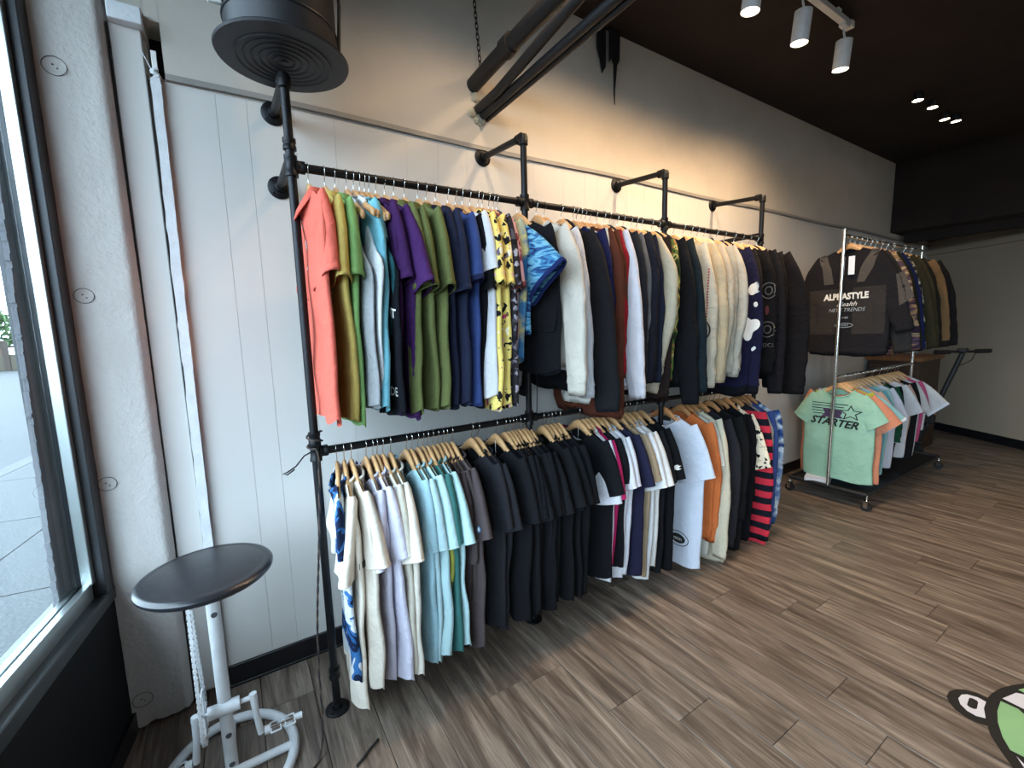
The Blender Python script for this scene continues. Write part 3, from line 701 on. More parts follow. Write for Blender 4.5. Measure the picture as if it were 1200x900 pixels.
DEF = {
 'tee':    dict(L=.80, hw=.212, W=.230, Wb=.195, T=.019, nb=.092, sl=.20, sw=(.094, .090), sb=.024, fl=16, flb=16, fe=0, amp=.013, dropsh=0),
 'polo':   dict(L=.80, hw=.212, W=.230, Wb=.200, T=.019, nb=.080, sl=.21, sw=(.096, .088), sb=.024, fl=14, flb=16, fe=0, amp=.010, dropsh=0),
 'tank':   dict(L=.84, hw=.125, W=.240, Wb=.225, T=.013, nb=.072, sl=0, sw=(0, 0), sb=0, fl=0, flb=0, fe=0, amp=.009, dropsh=0),
 'long':   dict(L=.80, hw=.228, W=.255, Wb=.235, T=.020, nb=.080, sl=.60, sw=(.100, .050), sb=.026, fl=14, flb=14, fe=2, amp=.011, dropsh=0),
 'hoodie': dict(L=.80, hw=.230, W=.260, Wb=.240, T=.022, nb=.088, sl=.61, sw=(.105, .054), sb=.030, fl=14, flb=14, fe=2, amp=.011, dropsh=0),
 'jacket': dict(L=.72, hw=.235, W=.265, Wb=.255, T=.036, nb=.075, sl=.60, sw=(.105, .060), sb=.034, fl=24, flb=24, fe=14, amp=.006, dropsh=0),
}
SEED = [100]
GR = {'U': ('garments on the upper pipe rail', 'wooden hangers on the upper pipe rail'), 'L': ('garments on the lower pipe rail', 'wooden hangers on the lower pipe rail'),
      'CU': ('garments on the upper chrome rail', 'wooden hangers on the upper chrome rail'), 'CL': ('garments on the lower chrome rail', 'wooden hangers on the lower chrome rail')}
NAMES = {'tee': 't_shirt', 'polo': 'polo_shirt', 'tank': 'tank_top', 'long': 'sweatshirt', 'hoodie': 'hoodie', 'jacket': 'jacket'}
CRX0, CRY = 4.07, 1.57
def rail_pos(rail, x):
    if rail == 'U': return Vector((x, RY, UZ))
    if rail == 'L': return Vector((x, RY, lz(x)))
    if rail == 'CU': return Vector((x, CRY, 2.135))
    return Vector((x, CRY, 1.03))
def bvh_of(objs):
    vs = []; fs = []
    for o in objs:
        n = len(vs); vs += [v.co.copy() for v in o.data.vertices]; fs += [tuple(i + n for i in f.vertices) for f in o.data.polygons]
    return BVHTree.FromPolygons(vs, fs)
def project_print(root, objs, tris, verts2, mat, name='print', axis='x', off=.0022):
    """lays flat artwork onto the cloth facing -x (axis x) or -y (axis y); verts2 are (right, up) seen from outside, absolute in garment space"""
    bm = bmesh.new(); vv = [bm.verts.new((a, b_, 0)) for a, b_ in verts2]; bm.verts.ensure_lookup_table()
    for t in tris:
        try: bm.faces.new([vv[i] for i in t])
        except ValueError: pass
    for _ in range(5):
        es = [e for e in bm.edges if e.calc_length() > .022]
        if not es: break
        bmesh.ops.subdivide_edges(bm, edges=es, cuts=1); bmesh.ops.triangulate(bm, faces=bm.faces)
    tree_ = bvh_of(objs)
    for v in bm.verts:
        a, b_ = v.co.x, v.co.y
        if axis == 'x':
            hit = tree_.ray_cast(Vector((-1, -a, b_)), Vector((1, 0, 0)), 2)
            x = hit[0].x - off if hit[0] else -.02
            v.co = Vector((x, -a, b_))
        else:
            hit = tree_.ray_cast(Vector((a, -1.2, b_)), Vector((0, 1, 0)), 2)
            y = hit[0].y - off if hit[0] else -.2
            v.co = Vector((a, y, b_))
    me = bpy.data.meshes.new(name); bm.to_mesh(me); bm.free(); me.materials.append(mat)
    o = bpy.data.objects.new(name, me); COL.objects.link(o); o.parent = root
    return o
def poly_tris(poly):
    return [tuple(t) for t in tessellate_polygon([[Vector((a, b_, 0)) for a, b_ in poly]])]
def print_poly(root, objs, poly, mat, name='print', axis='x', off=.0022):
    return project_print(root, objs, poly_tris(poly), poly, mat, name, axis, off)
def ellipse(cx, cz, rx, rz, n=20, a0=0, a1=6.2832): return [(cx + rx * math.cos(a0 + (a1 - a0) * i / n), cz + rz * math.sin(a0 + (a1 - a0) * i / n)) for i in range(n)]
def print_ring(root, objs, cx, cz, rx, rz, w, mat, name='print', axis='x', off=.0024):
    n = 28; vs = []
    for i in range(n):
        a = 2 * math.pi * i / n; vs += [(cx + rx * math.cos(a), cz + rz * math.sin(a)), (cx + (rx - w) * math.cos(a), cz + (rz - w) * math.sin(a))]
    tr = []
    for i in range(n):
        a, b_, c_, d = 2 * i, 2 * i + 1, (2 * i + 2) % (2 * n), (2 * i + 3) % (2 * n); tr += [(a, c_, b_), (b_, c_, d)]
    return project_print(root, objs, tr, vs, mat, name, axis, off)
def print_text(root, objs, text, cx, cz, size, mat, name='lettering', axis='x', shear=0.0, sx=1.0, bold=.0, rot=0.0, off=.0026):
    c = bpy.data.curves.new('t', 'FONT'); c.body = text; c.size = size; c.align_x = 'CENTER'; c.align_y = 'CENTER'; c.shear = shear; c.offset = bold; c.resolution_u = 2
    o = bpy.data.objects.new('t', c); COL.objects.link(o); me = bpy.data.meshes.new_from_object(o)
    vs = [(v.co.x * sx, v.co.y) for v in me.vertices]; cr, sr = math.cos(rot), math.sin(rot)
    vs = [(cx + a * cr - b_ * sr, cz + a * sr + b_ * cr) for a, b_ in vs]; tr = [tuple(f.vertices) for f in me.polygons]
    bpy.data.objects.remove(o); bpy.data.curves.remove(c); bpy.data.meshes.remove(me)
    return project_print(root, objs, tr, vs, mat, name, axis, off)

def garment(kind, rail, x, mat, label, cat, name=None, yaw=0.0, trim=None, sleeve_mat=None, hanger='w', tagged=False, collar=True, hl=None, **kw):
    SEED[0] += 1; p = dict(DEF[kind]); p.update(hr=.018, curl=.014, rnd=11, tw=4)
    if rail in ('U', 'L') and x < 1.2: yaw += (4 if rail == 'U' and x < .3 else 1)
    p.update(kind=kind, seed=SEED[0], lean=random.uniform(-.012, .012), sx=random.uniform(-.06, .06), sxo=random.uniform(-.006, .004))
    p['fl'] += random.uniform(-5, 4)
    p.update(kw)
    if rail == 'U' and x < 1.02: p['L'] += .045 if x > .3 else .015
    if rail == 'L': p['L'] += .11 if .32 < x < .34 else (.062 if x < 1.0 else .028)
    if rail in ('U', 'L') and x < 1.02 and kind in ('tee', 'polo') and p['fl'] > 10: p['fl'] = 10 + (p['fl'] - 10) * .45
    pos = rail_pos(rail, x); pos.y += random.uniform(-.004, .004)
    g1, g2 = GR[rail]
    rz = math.radians(yaw + random.uniform(-2.5, 2.5))
    # hanger
    if hanger:
        h = empty('clothes_hanger', pos, rz, label=(hl or ('wooden hanger under the ' + label)), cat='hanger', group=g2)
        h.rotation_euler.x = math.radians(random.uniform(-2.0, 2.0)) + p.get('tilt', 0)
        a = bpy.data.objects.new('hanger_shoulders', {'w': HW_ME, 'o': HW2, 'n': HW3}[hanger]); b_ = bpy.data.objects.new('hook', HK_ME)
        for q in (a, b_): COL.objects.link(q); q.parent = h
        rx = h.rotation_euler.x
    else: rx = 0
    root = empty(name or NAMES[kind], pos, rz, label=label, cat=cat, group=g1); root.rotation_euler.x = rx
    m, neck, hem = body_surface(p); body = m.build('body', mat, root, smooth=True); objs = [body]
    tm = trim or mat; sm = sleeve_mat or mat
    if p['sl']:
        for sgn in (-1, 1):
            m, end, ec, dl = sleeve(p, sgn); s_ = m.build('sleeve', sm, root, smooth=True); objs.append(s_)
            if kind in ('long', 'hoodie', 'jacket'): band(end, dl, .055, .93, .86).build('cuff', tm, root, smooth=True)
            elif kind == 'polo' or trim: band(end, dl, .018, 1.02).build('cuff', tm, root, smooth=True)
            else: band(end, dl, .004, 1.01).build('sleeve_hem', sm, root, smooth=True)
    if kind in ('long', 'hoodie', 'jacket'): band(hem, (0, 0, -1), .055, .98, .93).build('hem_band', tm, root, smooth=True)
    if collar and len(neck) > 5:
        nk = [Vector(q) for q in neck]; cxy = sum(nk, Vector()) / len(nk)
        nk.sort(key=lambda q: math.atan2(q.x - cxy.x, (q.y - cxy.y) * .4))
        if kind == 'polo' or p.get('shirt_collar'):
            n = len(nk); vs = []
            for (dz, k) in ((-.004, 1.0), (.008, 1.03), (.010, 1.12), (-.022, 1.36), (-.026, 1.32), (.002, 1.08)):
                for q in nk: vs.append(((q.x - cxy.x) * k * (1.3 if k > 1.1 else 1) + cxy.x, (q.y - cxy.y) * (1 + (k - 1) * .35) + cxy.y, q.z + dz))
            mm = MB(); mm.add(vs, [(i * n + j, i * n + (j + 1) % n, (i + 1) * n + (j + 1) % n, (i + 1) * n + j) for i in range(5) for j in range(n)])
            mm.build('collar', tm, root, smooth=True)
        elif kind == 'hoodie':
            n = 18; mm = MB(); vs = []; rnd = random.Random(p['seed'])
            for i in range(9):
                f = i / 8
                for j in range(n):
                    a = 2 * math.pi * j / n
                    rr_ = math.sin(math.pi * (.08 + .88 * f)) ** .7
                    vs.append((.012 + .030 * math.sin(a) * rr_ + .012 * f + .004 * noise.noise(Vector((f * 4, a, p['seed']))), .098 * math.cos(a) * rr_ * (1 - .15 * f), zc(.05) + .055 - .17 * f + .018 * math.cos(a) ** 2 * (f - .3)))
            mm.add(vs, [(i * n + j, i * n + (j + 1) % n, (i + 1) * n + (j + 1) % n, (i + 1) * n + j) for i in range(8) for j in range(n)] + [tuple(range(n)), tuple(8 * n + j for j in range(n))])
            mm.build('hood', mat, root, smooth=True)
        else:
            MB().tube(nk, .0055 if kind != 'tank' else .004, 6, closed=True).build('collar', tm, root, smooth=True)
    if tagged:
        tg = MB().tube([(-.02, -.02, -.075), (-.024, -.024, -.12), (-.026, -.024, -.155)], .0007, 5).build('tag_string', M['white'], root)
        poly = [(-.013, -.235), (.013, -.235), (.013, -.168), (.006, -.158), (-.006, -.158), (-.013, -.168)]
        mm = MB(); mm.add([(-.030, a - .024, z) for a, z in poly] + [(-.028, a - .024, z) for a, z in poly], [tuple(range(6)), tuple(range(6, 12))] + [(i, (i + 1) % 6, 6 + (i + 1) % 6, 6 + i) for i in range(6)])
        mm.build('price_tag', M['tagpaper'], root, smooth=False)
    return root, objs, p

# patterned cloths
yfl = cloth_floral('yellow_floral_print', '#e8cf74', ['#1d1b1d', '#c94a70', '#f3ead2', '#2a2a2a', '#6a5a6a', '#1d1b1d', '#e8b0b8'], 27, .40)
bfl = cloth_floral('black_floral_print', '#2b2629', ['#8f8790', '#514a50', '#1c191b', '#a39aa2', '#6e6670', '#2a2628'], 34, .5)
pfl = cloth_floral('pink_leaf_print', '#d9a3a6', ['#7a2f35', '#6d2c33', '#8a4148', '#d9a3a6', '#7a2f35', '#e5bcbd'], 26, .34, (1, 1, .6))
wave = cloth_noise('blue_wave_print', [(0, '#1f2f5e'), (.38, '#33588c'), (.44, '#4a8ab8'), (.50, '#7fbcd8'), (.60, '#5597c4'), (.68, '#2b4480')], 5, 4, 1.4, 'CONSTANT', (1, 1.6, 6))
tieye = cloth_noise('blue_tie_dye', [(0, '#17244c'), (.42, '#2f4a86'), (.50, '#7d93b8'), (.58, '#dfe4ea'), (.7, '#31497e')], 9, 4, .8, 'LINEAR')
bluyel = cloth_noise('blue_yellow_tie_dye', [(0, '#2a4c80'), (.45, '#4a86b8'), (.56, '#e3d890'), (.7, '#3a6ba6')], 8, 3, .6, 'LINEAR')
camo = cloth_noise('green_camo', [(0, '#2c3a22'), (.42, '#5c7a3a'), (.5, '#a8794a'), (.55, '#c9d07a'), (.6, '#3c4a2a'), (.7, '#8a3a2a')], 14, 2, .3)
pcamo = cloth_noise('plum_sand_camo', [(0, '#3a2a3c'), (.42, '#6a4f5c'), (.5, '#b08a62'), (.58, '#d8c09a'), (.66, '#43303c')], 9, 2, .4, 'CONSTANT', (1, 1, 2.4))
wcamo = cloth_noise('grey_white_camo', [(0, '#25252a'), (.44, '#6c6a62'), (.52, '#c9c4b4'), (.6, '#3a3c34')], 16, 2, .4)
navyp = cloth_noise('navy_white_blobs', [(0, '#1c1c36'), (.60, '#eceaf0')], 6.5, 0, .1)
linep = cloth_floral('cream_black_scribble', '#dccdb4', ['#151515', '#dccdb4', '#1b1b1b', '#c2b49c', '#151515'], 26, .42)
redst = cloth_stripes('red_black_stripes', '#c42f3e', '#16171f', 0.088, .5)
speck = cloth_floral('cream_speckle', '#e2d8ca', ['#b9b0a4', '#cfc6ba', '#8f8880'], 60, .085)
bluegr = cloth_noise('blue_wave_art', [(0, '#e8eef2'), (.46, '#e6edf2'), (.50, '#3f76b4'), (.56, '#1c2a4a'), (.62, '#2f68a8'), (.68, '#eef2f5')], 6, 3, .8)
WHT, BLK = cloth('#e9e8ee'), cloth('#17171b')
ink_w, ink_k = plain('white_print', '#e6e4df', .8), plain('black_print', '#161616', .8)
ink_d = plain('dim_grey_print', '#5c5a58', .8)
ink_g = plain('silver_print', '#aab0b4', .5, .3)

# ---------------- upper rail, left section (x along the rail)
r, ob, _ = garment('polo', 'U', .278, cloth('#e8705f'), 'coral polo shirt at the left end of the upper rail', 'polo shirt', L=.87, W=.235, Wb=.21, amp=.010, fl=12, sl=.24, yaw=-3, tw=12, curl=0)
print_poly(r, ob, [(-.02, -.255), (.0, -.24), (.008, -.25), (.014, -.243), (.006, -.262), (.012, -.275), (.0, -.268), (-.01, -.285), (-.006, -.262)], ink_w, 'chest_logo')
for k in range(3): print_poly(r, ob, ellipse(-.0, -.20 - .07 * k, .006, .006, 10), ink_w, 'button', off=.003)
garment('polo', 'U', .331, cloth('#d9c06c'), 'mustard yellow polo shirt right of the coral one', 'polo shirt', L=.84, fl=16, sl=.24)
garment('polo', 'U', .366, cloth('#8ab56e'), 'light green polo shirt right of the yellow one', 'polo shirt', L=.86, fl=12, sl=.23)
garment('tank', 'U', .405, cloth('#b7babd'), 'grey tank top squeezed behind the green polo', 'tank top', L=.80)
garment('tank', 'U', .430, cloth('#e8ebee'), 'white tank top with a wide open armhole', 'tank top', L=.76, W=.25, Wb=.17, yaw=4, lean=-.02)
garment('tee', 'U', .452, cloth('#7cc0d0'), 'light aqua shirt hanging below the white tank top', 'T-shirt', L=.82, sl=.12, fl=5, hw=.19)
garment('tank', 'U', .470, cloth('#2c5f68'), 'dark teal tank top behind the white one', 'tank top', L=.70, W=.245)
r, ob, _ = garment('tank', 'U', .486, cloth('#16181f'), 'black tank top with white lettering down its edge', 'tank top', L=.84, W=.25, Wb=.22, yaw=2)
print_text(r, ob, 'ENGLISH', .135, -.34, .034, ink_w, rot=math.radians(-68), bold=.0008)
print_text(r, ob, 'COIT', .185, -.50, .045, ink_w, rot=math.radians(-12), bold=.001); print_text(r, ob, 'ALSIDE', .13, -.785, .045, ink_w, bold=.001)
garment('polo', 'U', .512, cloth('#452558'), 'purple zip-neck shirt, left of the purple pair', 'shirt', L=.84, fl=14, sl=.24)
garment('polo', 'U', .545, cloth('#4a2860'), 'purple shirt with a wide flaring sleeve, right of the purple pair', 'shirt', L=.86, fl=30, sl=.27, sw=(.10, .112), yaw=3, tw=9)
for x, lab, f in ((.580, 'olive green shirt, first of three beside the purple pair', 14), (.620, 'olive green shirt in the middle of the three olive ones', 20), (.674, 'olive green shirt, last of three, beside the navy shirts', 20)):
    garment('polo', 'U', x, cloth('#6d7446'), lab, 'shirt', L=.84, fl=f, sl=.27)
garment('polo', 'U', .711, cloth('#23273c'), 'dark navy shirt directly right of the olive three', 'shirt', L=.84, sl=.27)
garment('polo', 'U', .750, cloth('#262b42'), 'dark navy shirt between the other navy and the royal blue', 'shirt', L=.83, sl=.28)
garment('polo', 'U', .805, cloth('#3a4c82'), 'royal blue polo shirt left of the black script shirt', 'polo shirt', L=.84, fl=18, sl=.24, trim=cloth('#1e2748'))
r, ob, _ = garment('tee', 'U', .842, BLK, 'black shirt with silver script down its front edge', 'T-shirt', L=.85, sl=.28, fl=12)
for a in ((.16, -.56, .018, .035), (.165, -.66, .02, .03)): print_ring(r, ob, *a, .006, ink_g)
print_poly(r, ob, [(.14, -.70), (.15, -.70), (.165, -.75), (.185, -.78), (.18, -.81), (.15, -.82), (.14, -.81), (.17, -.79), (.155, -.76)], ink_g)
garment('tee', 'U', .871, cloth('#e4e2e6'), 'white shirt squeezed between black script and yellow floral', 'T-shirt', L=.82, sl=.22)
garment('polo', 'U', .905, yfl, 'pale yellow floral shirt, left one of two', 'shirt', L=.87, fl=14, sl=.26)
garment('polo', 'U', .944, yfl, 'pale yellow floral shirt, right one of two', 'shirt', L=.86, fl=14, sl=.26)
garment('polo', 'U', .966, bfl, 'black and grey floral shirt beside the yellow floral pair', 'shirt', L=.86, fl=12, sl=.27)
garment('polo', 'U', .998, pfl, 'pink shirt with dark red leaf print and cuff', 'shirt', L=.80, fl=18, sl=.26, trim=cloth('#8a4a48'))
garment('tee', 'U', 1.022, bluyel, 'blue and yellow tie-dye shirt under the blue sleeve', 'T-shirt', L=.72, sl=.14)
garment('polo', 'U', 1.040, wave, 'blue wave-print shirt with one sleeve flung wide', 'shirt', hanger='n', hl='navy padded hanger under the blue wave-print shirt', L=.60, fl=40, sl=.22, sw=(.105, .12), trim=cloth('#1e2a5c'), yaw=4, sx=.12, rnd=16)
# upper rail, section right of the second post
r, ob, _ = garment('tee', 'U', 1.150, BLK, 'long black shirt with drawstrings, left of the cream sweatshirt', 'shirt', L=.78, hw=.215, W=.25, Wb=.25, sl=.42, fl=14, sw=(.11, .085), yaw=8)
for dy in (-.10, -.14): MB().tube([(-.02, dy, -.74), (-.022, dy - .004, -.86), (-.02, dy, -.95)], .002, 6).build('drawstring', BLK, r)
garment('long', 'U', 1.250, cloth('#d8d0c4'), 'cream sweatshirt right of the long black shirt', 'sweatshirt', L=.70, sl=.66, fl=24, fe=4, yaw=4)
garment('long', 'U', 1.303, cloth('#dedde4'), 'white sweatshirt behind the cream one, rib cuff hanging low', 'sweatshirt', L=.72, sl=.68, fl=16, fe=6, yaw=2)
garment('hoodie', 'U', 1.400, cloth('#1b1b1f'), 'black hoodie left of the navy sweatshirt', 'hoodie', L=.84, sl=.74, fl=22, fe=10, yaw=4, sw=(.115, .07))
r, ob, _ = garment('long', 'U', 1.472, cloth('#20224a'), 'navy blue sweatshirt with small white cuff mark', 'sweatshirt', L=.80, sl=.68, fl=14, fe=4, sw=(.11, .062))
print_poly(r, ob, [(.245, -.68), (.275, -.68), (.275, -.692), (.245, -.692)], ink_w)
garment('long', 'U', 1.500, cloth('#ebe7dc'), 'long cream shirt showing below the black hoodie', 'sweatshirt', L=.92, sl=.5, fl=4, W=.225, Wb=.12)
garment('long', 'U', 1.528, cloth('#5a2f22'), 'brown sweatshirt beside the navy one', 'sweatshirt', L=.98, sl=.62, W=.26, Wb=.255)
garment('long', 'U', 1.556, cloth('#6a3a28'), 'rust brown jacket behind the brown sweatshirt', 'jacket', L=.96, sl=.62)
garment('long', 'U', 1.588, cloth('#a8242c'), 'red sweatshirt showing as a thin red edge', 'sweatshirt', L=.74, sl=.60)
garment('long', 'U', 1.625, cloth('#e6e2ea'), 'white sweatshirt right of the thin red one', 'sweatshirt', L=.84, sl=.72, fl=16, fe=6)
garment('hoodie', 'U', 1.680, cloth('#26262c'), 'dark charcoal hoodie right of the white sweatshirt', 'hoodie', L=.80, sl=.66)
garment('long', 'U', 1.725, cloth('#77767a'), 'mid grey sweatshirt between charcoal and navy', 'sweatshirt', L=.80, sl=.64)
garment('hoodie', 'U', 1.775, cloth('#20202a'), 'black hoodie right of the mid grey sweatshirt', 'hoodie', L=.82, sl=.66)
garment('long', 'U', 1.825, cloth('#252a3c'), 'dark slate blue sweatshirt left of the beige one', 'sweatshirt', L=.82, sl=.66)
garment('long', 'U', 1.885, cloth('#cdbfa6'), 'beige fleece sweatshirt with a bent elbow', 'sweatshirt', L=.80, sl=.72, fl=26, fe=-8, bend=-.1)
garment('long', 'U', 1.925, cloth('#2e2220'), 'dark brown long shirt showing below the beige fleece', 'shirt', L=.93, sl=.4, fl=4)
garment('hoodie', 'U', 1.965, camo, 'green camouflage hoodie left of the black one', 'hoodie', L=.84, sl=.50, fl=16)
garment('hoodie', 'U', 2.045, cloth('#16161a'), 'black hoodie right of the green camouflage one', 'hoodie', L=.86, sl=.80, fl=12, fe=6)
garment('hoodie', 'U', 2.110, cloth('#1a242a'), 'black teal-tinted hoodie beside the third post', 'hoodie', L=.88, sl=.74, fl=14, fe=6)
r, ob, _ = garment('hoodie', 'U', 2.245, cloth('#ddd2bd'), 'white hoodie with a red dotted line down its sleeve', 'hoodie', L=.86, sl=.72, fl=16, fe=4, yaw=3)
redk = plain('red_print', '#b5302e', .8)
for k in range(18): print_poly(r, ob, ellipse(.255, -.27 - .015 * k, .005, .005, 7), redk, 'print_dot')
print_ring(r, ob, .235, -.60, .045, .055, .008, ink_k); 
for a, b_ in ((.22, -.58), (.25, -.585), (.235, -.61), (.225, -.63), (.25, -.625)): print_poly(r, ob, ellipse(a, b_, .007, .007, 8), ink_k, 'print_dot')
garment('hoodie', 'U', 2.325, cloth('#cdb897'), 'cream hoodie right of the red-dotted white one', 'hoodie', L=.84, sl=.70)
garment('hoodie', 'U', 2.395, cloth('#c3b5a0'), 'beige hoodie between the cream and light grey ones', 'hoodie', L=.84, sl=.70, fl=18, fe=-2)
garment('hoodie', 'U', 2.460, cloth('#b9b4a6'), 'light heather grey hoodie, left of the grey pair', 'hoodie', L=.80, sl=.66)
garment('hoodie', 'U', 2.530, cloth('#bdb6a8'), 'light heather grey hoodie, right of the grey pair', 'hoodie', L=.84, sl=.68, fl=20, fe=-4)
r, ob, _ = garment('hoodie', 'U', 2.650, cloth('#1d1c38'), 'navy hoodie with big white blob shapes on the sleeve', 'hoodie', trim=cloth('#14141c'), L=.98, sl=.80, fl=14, fe=0, sw=(.12, .085))
def blob(cx, cz, a, b_, k, ph): return [(cx + (a * (1 + .35 * math.sin(k * t + ph))) * math.cos(t), cz + b_ * (1 + .3 * math.sin(k * t + ph)) * math.sin(t)) for t in [i * math.pi / 14 for i in range(28)]]
for q in ((.262, -.37, .024, .045, 2, 1.0), (.268, -.47, .010, .016, 1, 0), (.240, -.60, .040, .065, 3, .6), (.262, -.73, .010, .014, 2, .3), (.15, -.70, .03, .04, 3, 2)): print_poly(r, ob, blob(*q), ink_w, 'white_blob')
garment('hoodie', 'U', 2.745, cloth('#1c1a1a'), 'plain black hoodie right of the navy white-blob one', 'hoodie', L=.86, sl=.70)
r, ob, _ = garment('long', 'U', 2.850, cloth('#141214'), 'black sweatshirt with round grey emblems down its sleeve', 'sweatshirt', L=.86, sl=.70, fl=14)
for zz in (-.38, -.62): print_ring(r, ob, .24, zz, .045, .05, .005, ink_d); print_ring(r, ob, .24, zz, .022, .026, .005, ink_d)
print_text(r, ob, 'ROCK', .24, -.72, .035, ink_d); print_poly(r, ob, ellipse(.235, -.50, .012, .03, 10), plain('maroon_print', '#4a1a22', .8))
garment('long', 'U', 2.945, cloth('#18161a'), 'black sweatshirt with faint dark lines, third from the rail end', 'sweatshirt', L=.88, sl=.84)
garment('hoodie', 'U', 3.035, cloth('#151315'), 'plain black hoodie, second from the right end of upper rail', 'hoodie', L=.90, sl=.80)
garment('long', 'U', 3.120, cloth('#171416'), 'black zip jacket at the right end of the upper rail', 'jacket', L=.90, sl=.85, fl=20, fe=0, yaw=6, sw=(.12, .07))

# ---------------- lower rail
r, ob, _ = garment('tee', 'L', .300, bluegr, 'white shirt with blue wave artwork beside the left post', 'T-shirt', L=.80, sl=.2, fl=8, yaw=-9, tw=-2, sb=.018)
r, ob, _ = garment('tee', 'L', .326, speck, 'speckled cream T-shirt with small square sleeve label, leftmost', 'T-shirt', L=.90, sl=.29, fl=6, sw=(.10, .105), sx=-.16, W=.225, Wb=.19, yaw=-8, tw=2, lean=-.02)
print_poly(r, ob, [(.005, -.365), (.03, -.365), (.03, -.39), (.005, -.39)], ink_k, 'label_patch', 'y'); print_poly(r, ob, [(.012, -.370), (.023, -.370), (.023, -.385), (.012, -.385)], ink_w, 'label_patch', 'y', off=.0036)
garment('tee', 'L', .352, cloth('#e0d5c6'), 'plain cream T-shirt right of the speckled one', 'T-shirt', L=.84, sl=.26, fl=16)
garment('tee', 'L', .408, cloth('#dad6e6'), 'lavender white T-shirt, first of three', 'T-shirt', L=.86, sl=.27, fl=8, sx=-.15)
garment('tee', 'L', .434, cloth('#dcd9ea'), 'lavender white T-shirt, middle of three', 'T-shirt', L=.86, sl=.25, fl=10)
garment('tee', 'L', .452, cloth('#d6d2e2'), 'lavender white T-shirt, third of three', 'T-shirt', L=.84, sl=.25, fl=12)
garment('tee', 'L', .474, cloth('#d9d2c2'), 'off-white T-shirt with dark artwork, left of the cream one', 'T-shirt', L=.85, sl=.25, fl=10)
garment('tee', 'L', .505, cloth('#e4dccf'), 'cream T-shirt with a wide folded sleeve before the blues', 'T-shirt', L=.86, sl=.27, fl=20, sw=(.10, .105))
garment('tee', 'L', .572, cloth('#a9cfdb'), 'light blue T-shirt, left of the pale blue pair', 'T-shirt', L=.86, sl=.26, fl=12)
garment('tee', 'L', .592, cloth('#bcdbe2'), 'pale blue T-shirt, right of the pale blue pair', 'T-shirt', L=.86, sl=.26, fl=14)
garment('tee', 'L', .622, cloth('#bfe0e4'), 'pale aqua T-shirt left of the lime one', 'T-shirt', L=.84, sl=.27, fl=14)
garment('tee', 'L', .645, cloth('#a3a44e'), 'lime olive T-shirt with low hanging sleeve', 'T-shirt', L=.84, sl=.40, fl=8)
garment('tee', 'L', .664, cloth('#3d716d'), 'teal green T-shirt between lime and pale aqua', 'T-shirt', L=.84, sl=.26, fl=10)
garment('tee', 'L', .688, cloth('#bfe3e8'), 'pale aqua T-shirt with bright sleeve, beside the browns', 'T-shirt', L=.82, sl=.27, fl=20)
garment('tee', 'L', .712, cloth('#3a2f31'), 'dark brown T-shirt, leftmost of the brown four', 'T-shirt', L=.86, sl=.26)
garment('tee', 'L', .732, cloth('#413637'), 'dark brown T-shirt, second of the brown four', 'T-shirt', L=.84, sl=.26)
r, ob, _ = garment('tee', 'L', .752, cloth('#4d4545'), 'grey-brown T-shirt with long sleeve, third of the brown four', 'T-shirt', L=.88, sl=.36, fl=8, sw=(.095, .095))
r, ob, _ = garment('tee', 'L', .776, cloth('#53494a'), 'grey-brown T-shirt with a round blue tag, rightmost brown', 'T-shirt', L=.86, sl=.27, fl=22)
print_poly(r, ob, ellipse(.245, -.36, .010, .014, 14), plain('blue_tag', '#3a6f9e', .6), 'round_tag'); print_poly(r, ob, ellipse(.245, -.36, .005, .009, 10), ink_w, 'round_tag', off=.0034)
garment('tee', 'L', .875, cloth('#29292e'), 'charcoal T-shirt, left of the charcoal pair', 'T-shirt', L=.84, sl=.26, yaw=6)
garment('tee', 'L', .905, cloth('#2b2b31'), 'charcoal T-shirt, right of the charcoal pair', 'T-shirt', L=.86, sl=.27, fl=20, yaw=4)
garment('tee', 'L', 1.000, BLK, 'black T-shirt with a white price tag, after a gap', 'T-shirt', L=.88, sl=.27, yaw=6, tagged=True)
ordn = ['first', 'second', 'third', 'fourth', 'fifth', 'sixth', 'seventh', 'eighth']
for i, x in enumerate([1.048 + .0205 * i for i in range(8)]):
    r, ob, _ = garment('tee', 'L', x, cloth(['#17171b', '#1a1a1e', '#151519'][i % 3]), 'black T-shirt, %s of eight beside the second post' % ordn[i], 'T-shirt', L=.86 + .012 * (i % 3), sl=.26 + .01 * (i % 2))
    if i in (1, 3): print_poly(r, ob, ellipse(.235, -.355, .006, .009, 10), ink_w, 'sleeve_tag')
for i, x in enumerate([1.270 + .025 * i for i in range(5)]):
    r, ob, _ = garment('tee', 'L', x, cloth(['#151518', '#19191d'][i % 2]), 'black T-shirt, %s of five right of the second post' % ordn[i], 'T-shirt', L=.87 + .01 * (i % 2), sl=.26 + .01 * (i % 2))
    if i == 4: print_poly(r, ob, ellipse(.235, -.36, .008, .010, 10), ink_w, 'sleeve_tag')
garment('tee', 'L', 1.500, BLK, 'black T-shirt with price tag, left of white and magenta', 'T-shirt', L=.86, sl=.26, yaw=4, tagged=True)
r, ob, _ = garment('tee', 'L', 1.535, cloth('#ebe8ee'), 'white T-shirt with red artwork, left of the magenta one', 'T-shirt', L=.88, sl=.30, fl=10)
print_poly(r, ob, [(.13, -.55), (.17, -.50), (.165, -.70), (.11, -.70)], plain('coral_print', '#d1585c', .8))
garment('tee', 'L', 1.565, cloth('#c42a68'), 'magenta pink T-shirt in the middle of lower rail', 'T-shirt', L=.80, sl=.28, fl=14)
garment('tee', 'L', 1.600, BLK, 'black T-shirt right of the magenta one', 'T-shirt', L=.82, sl=.22)
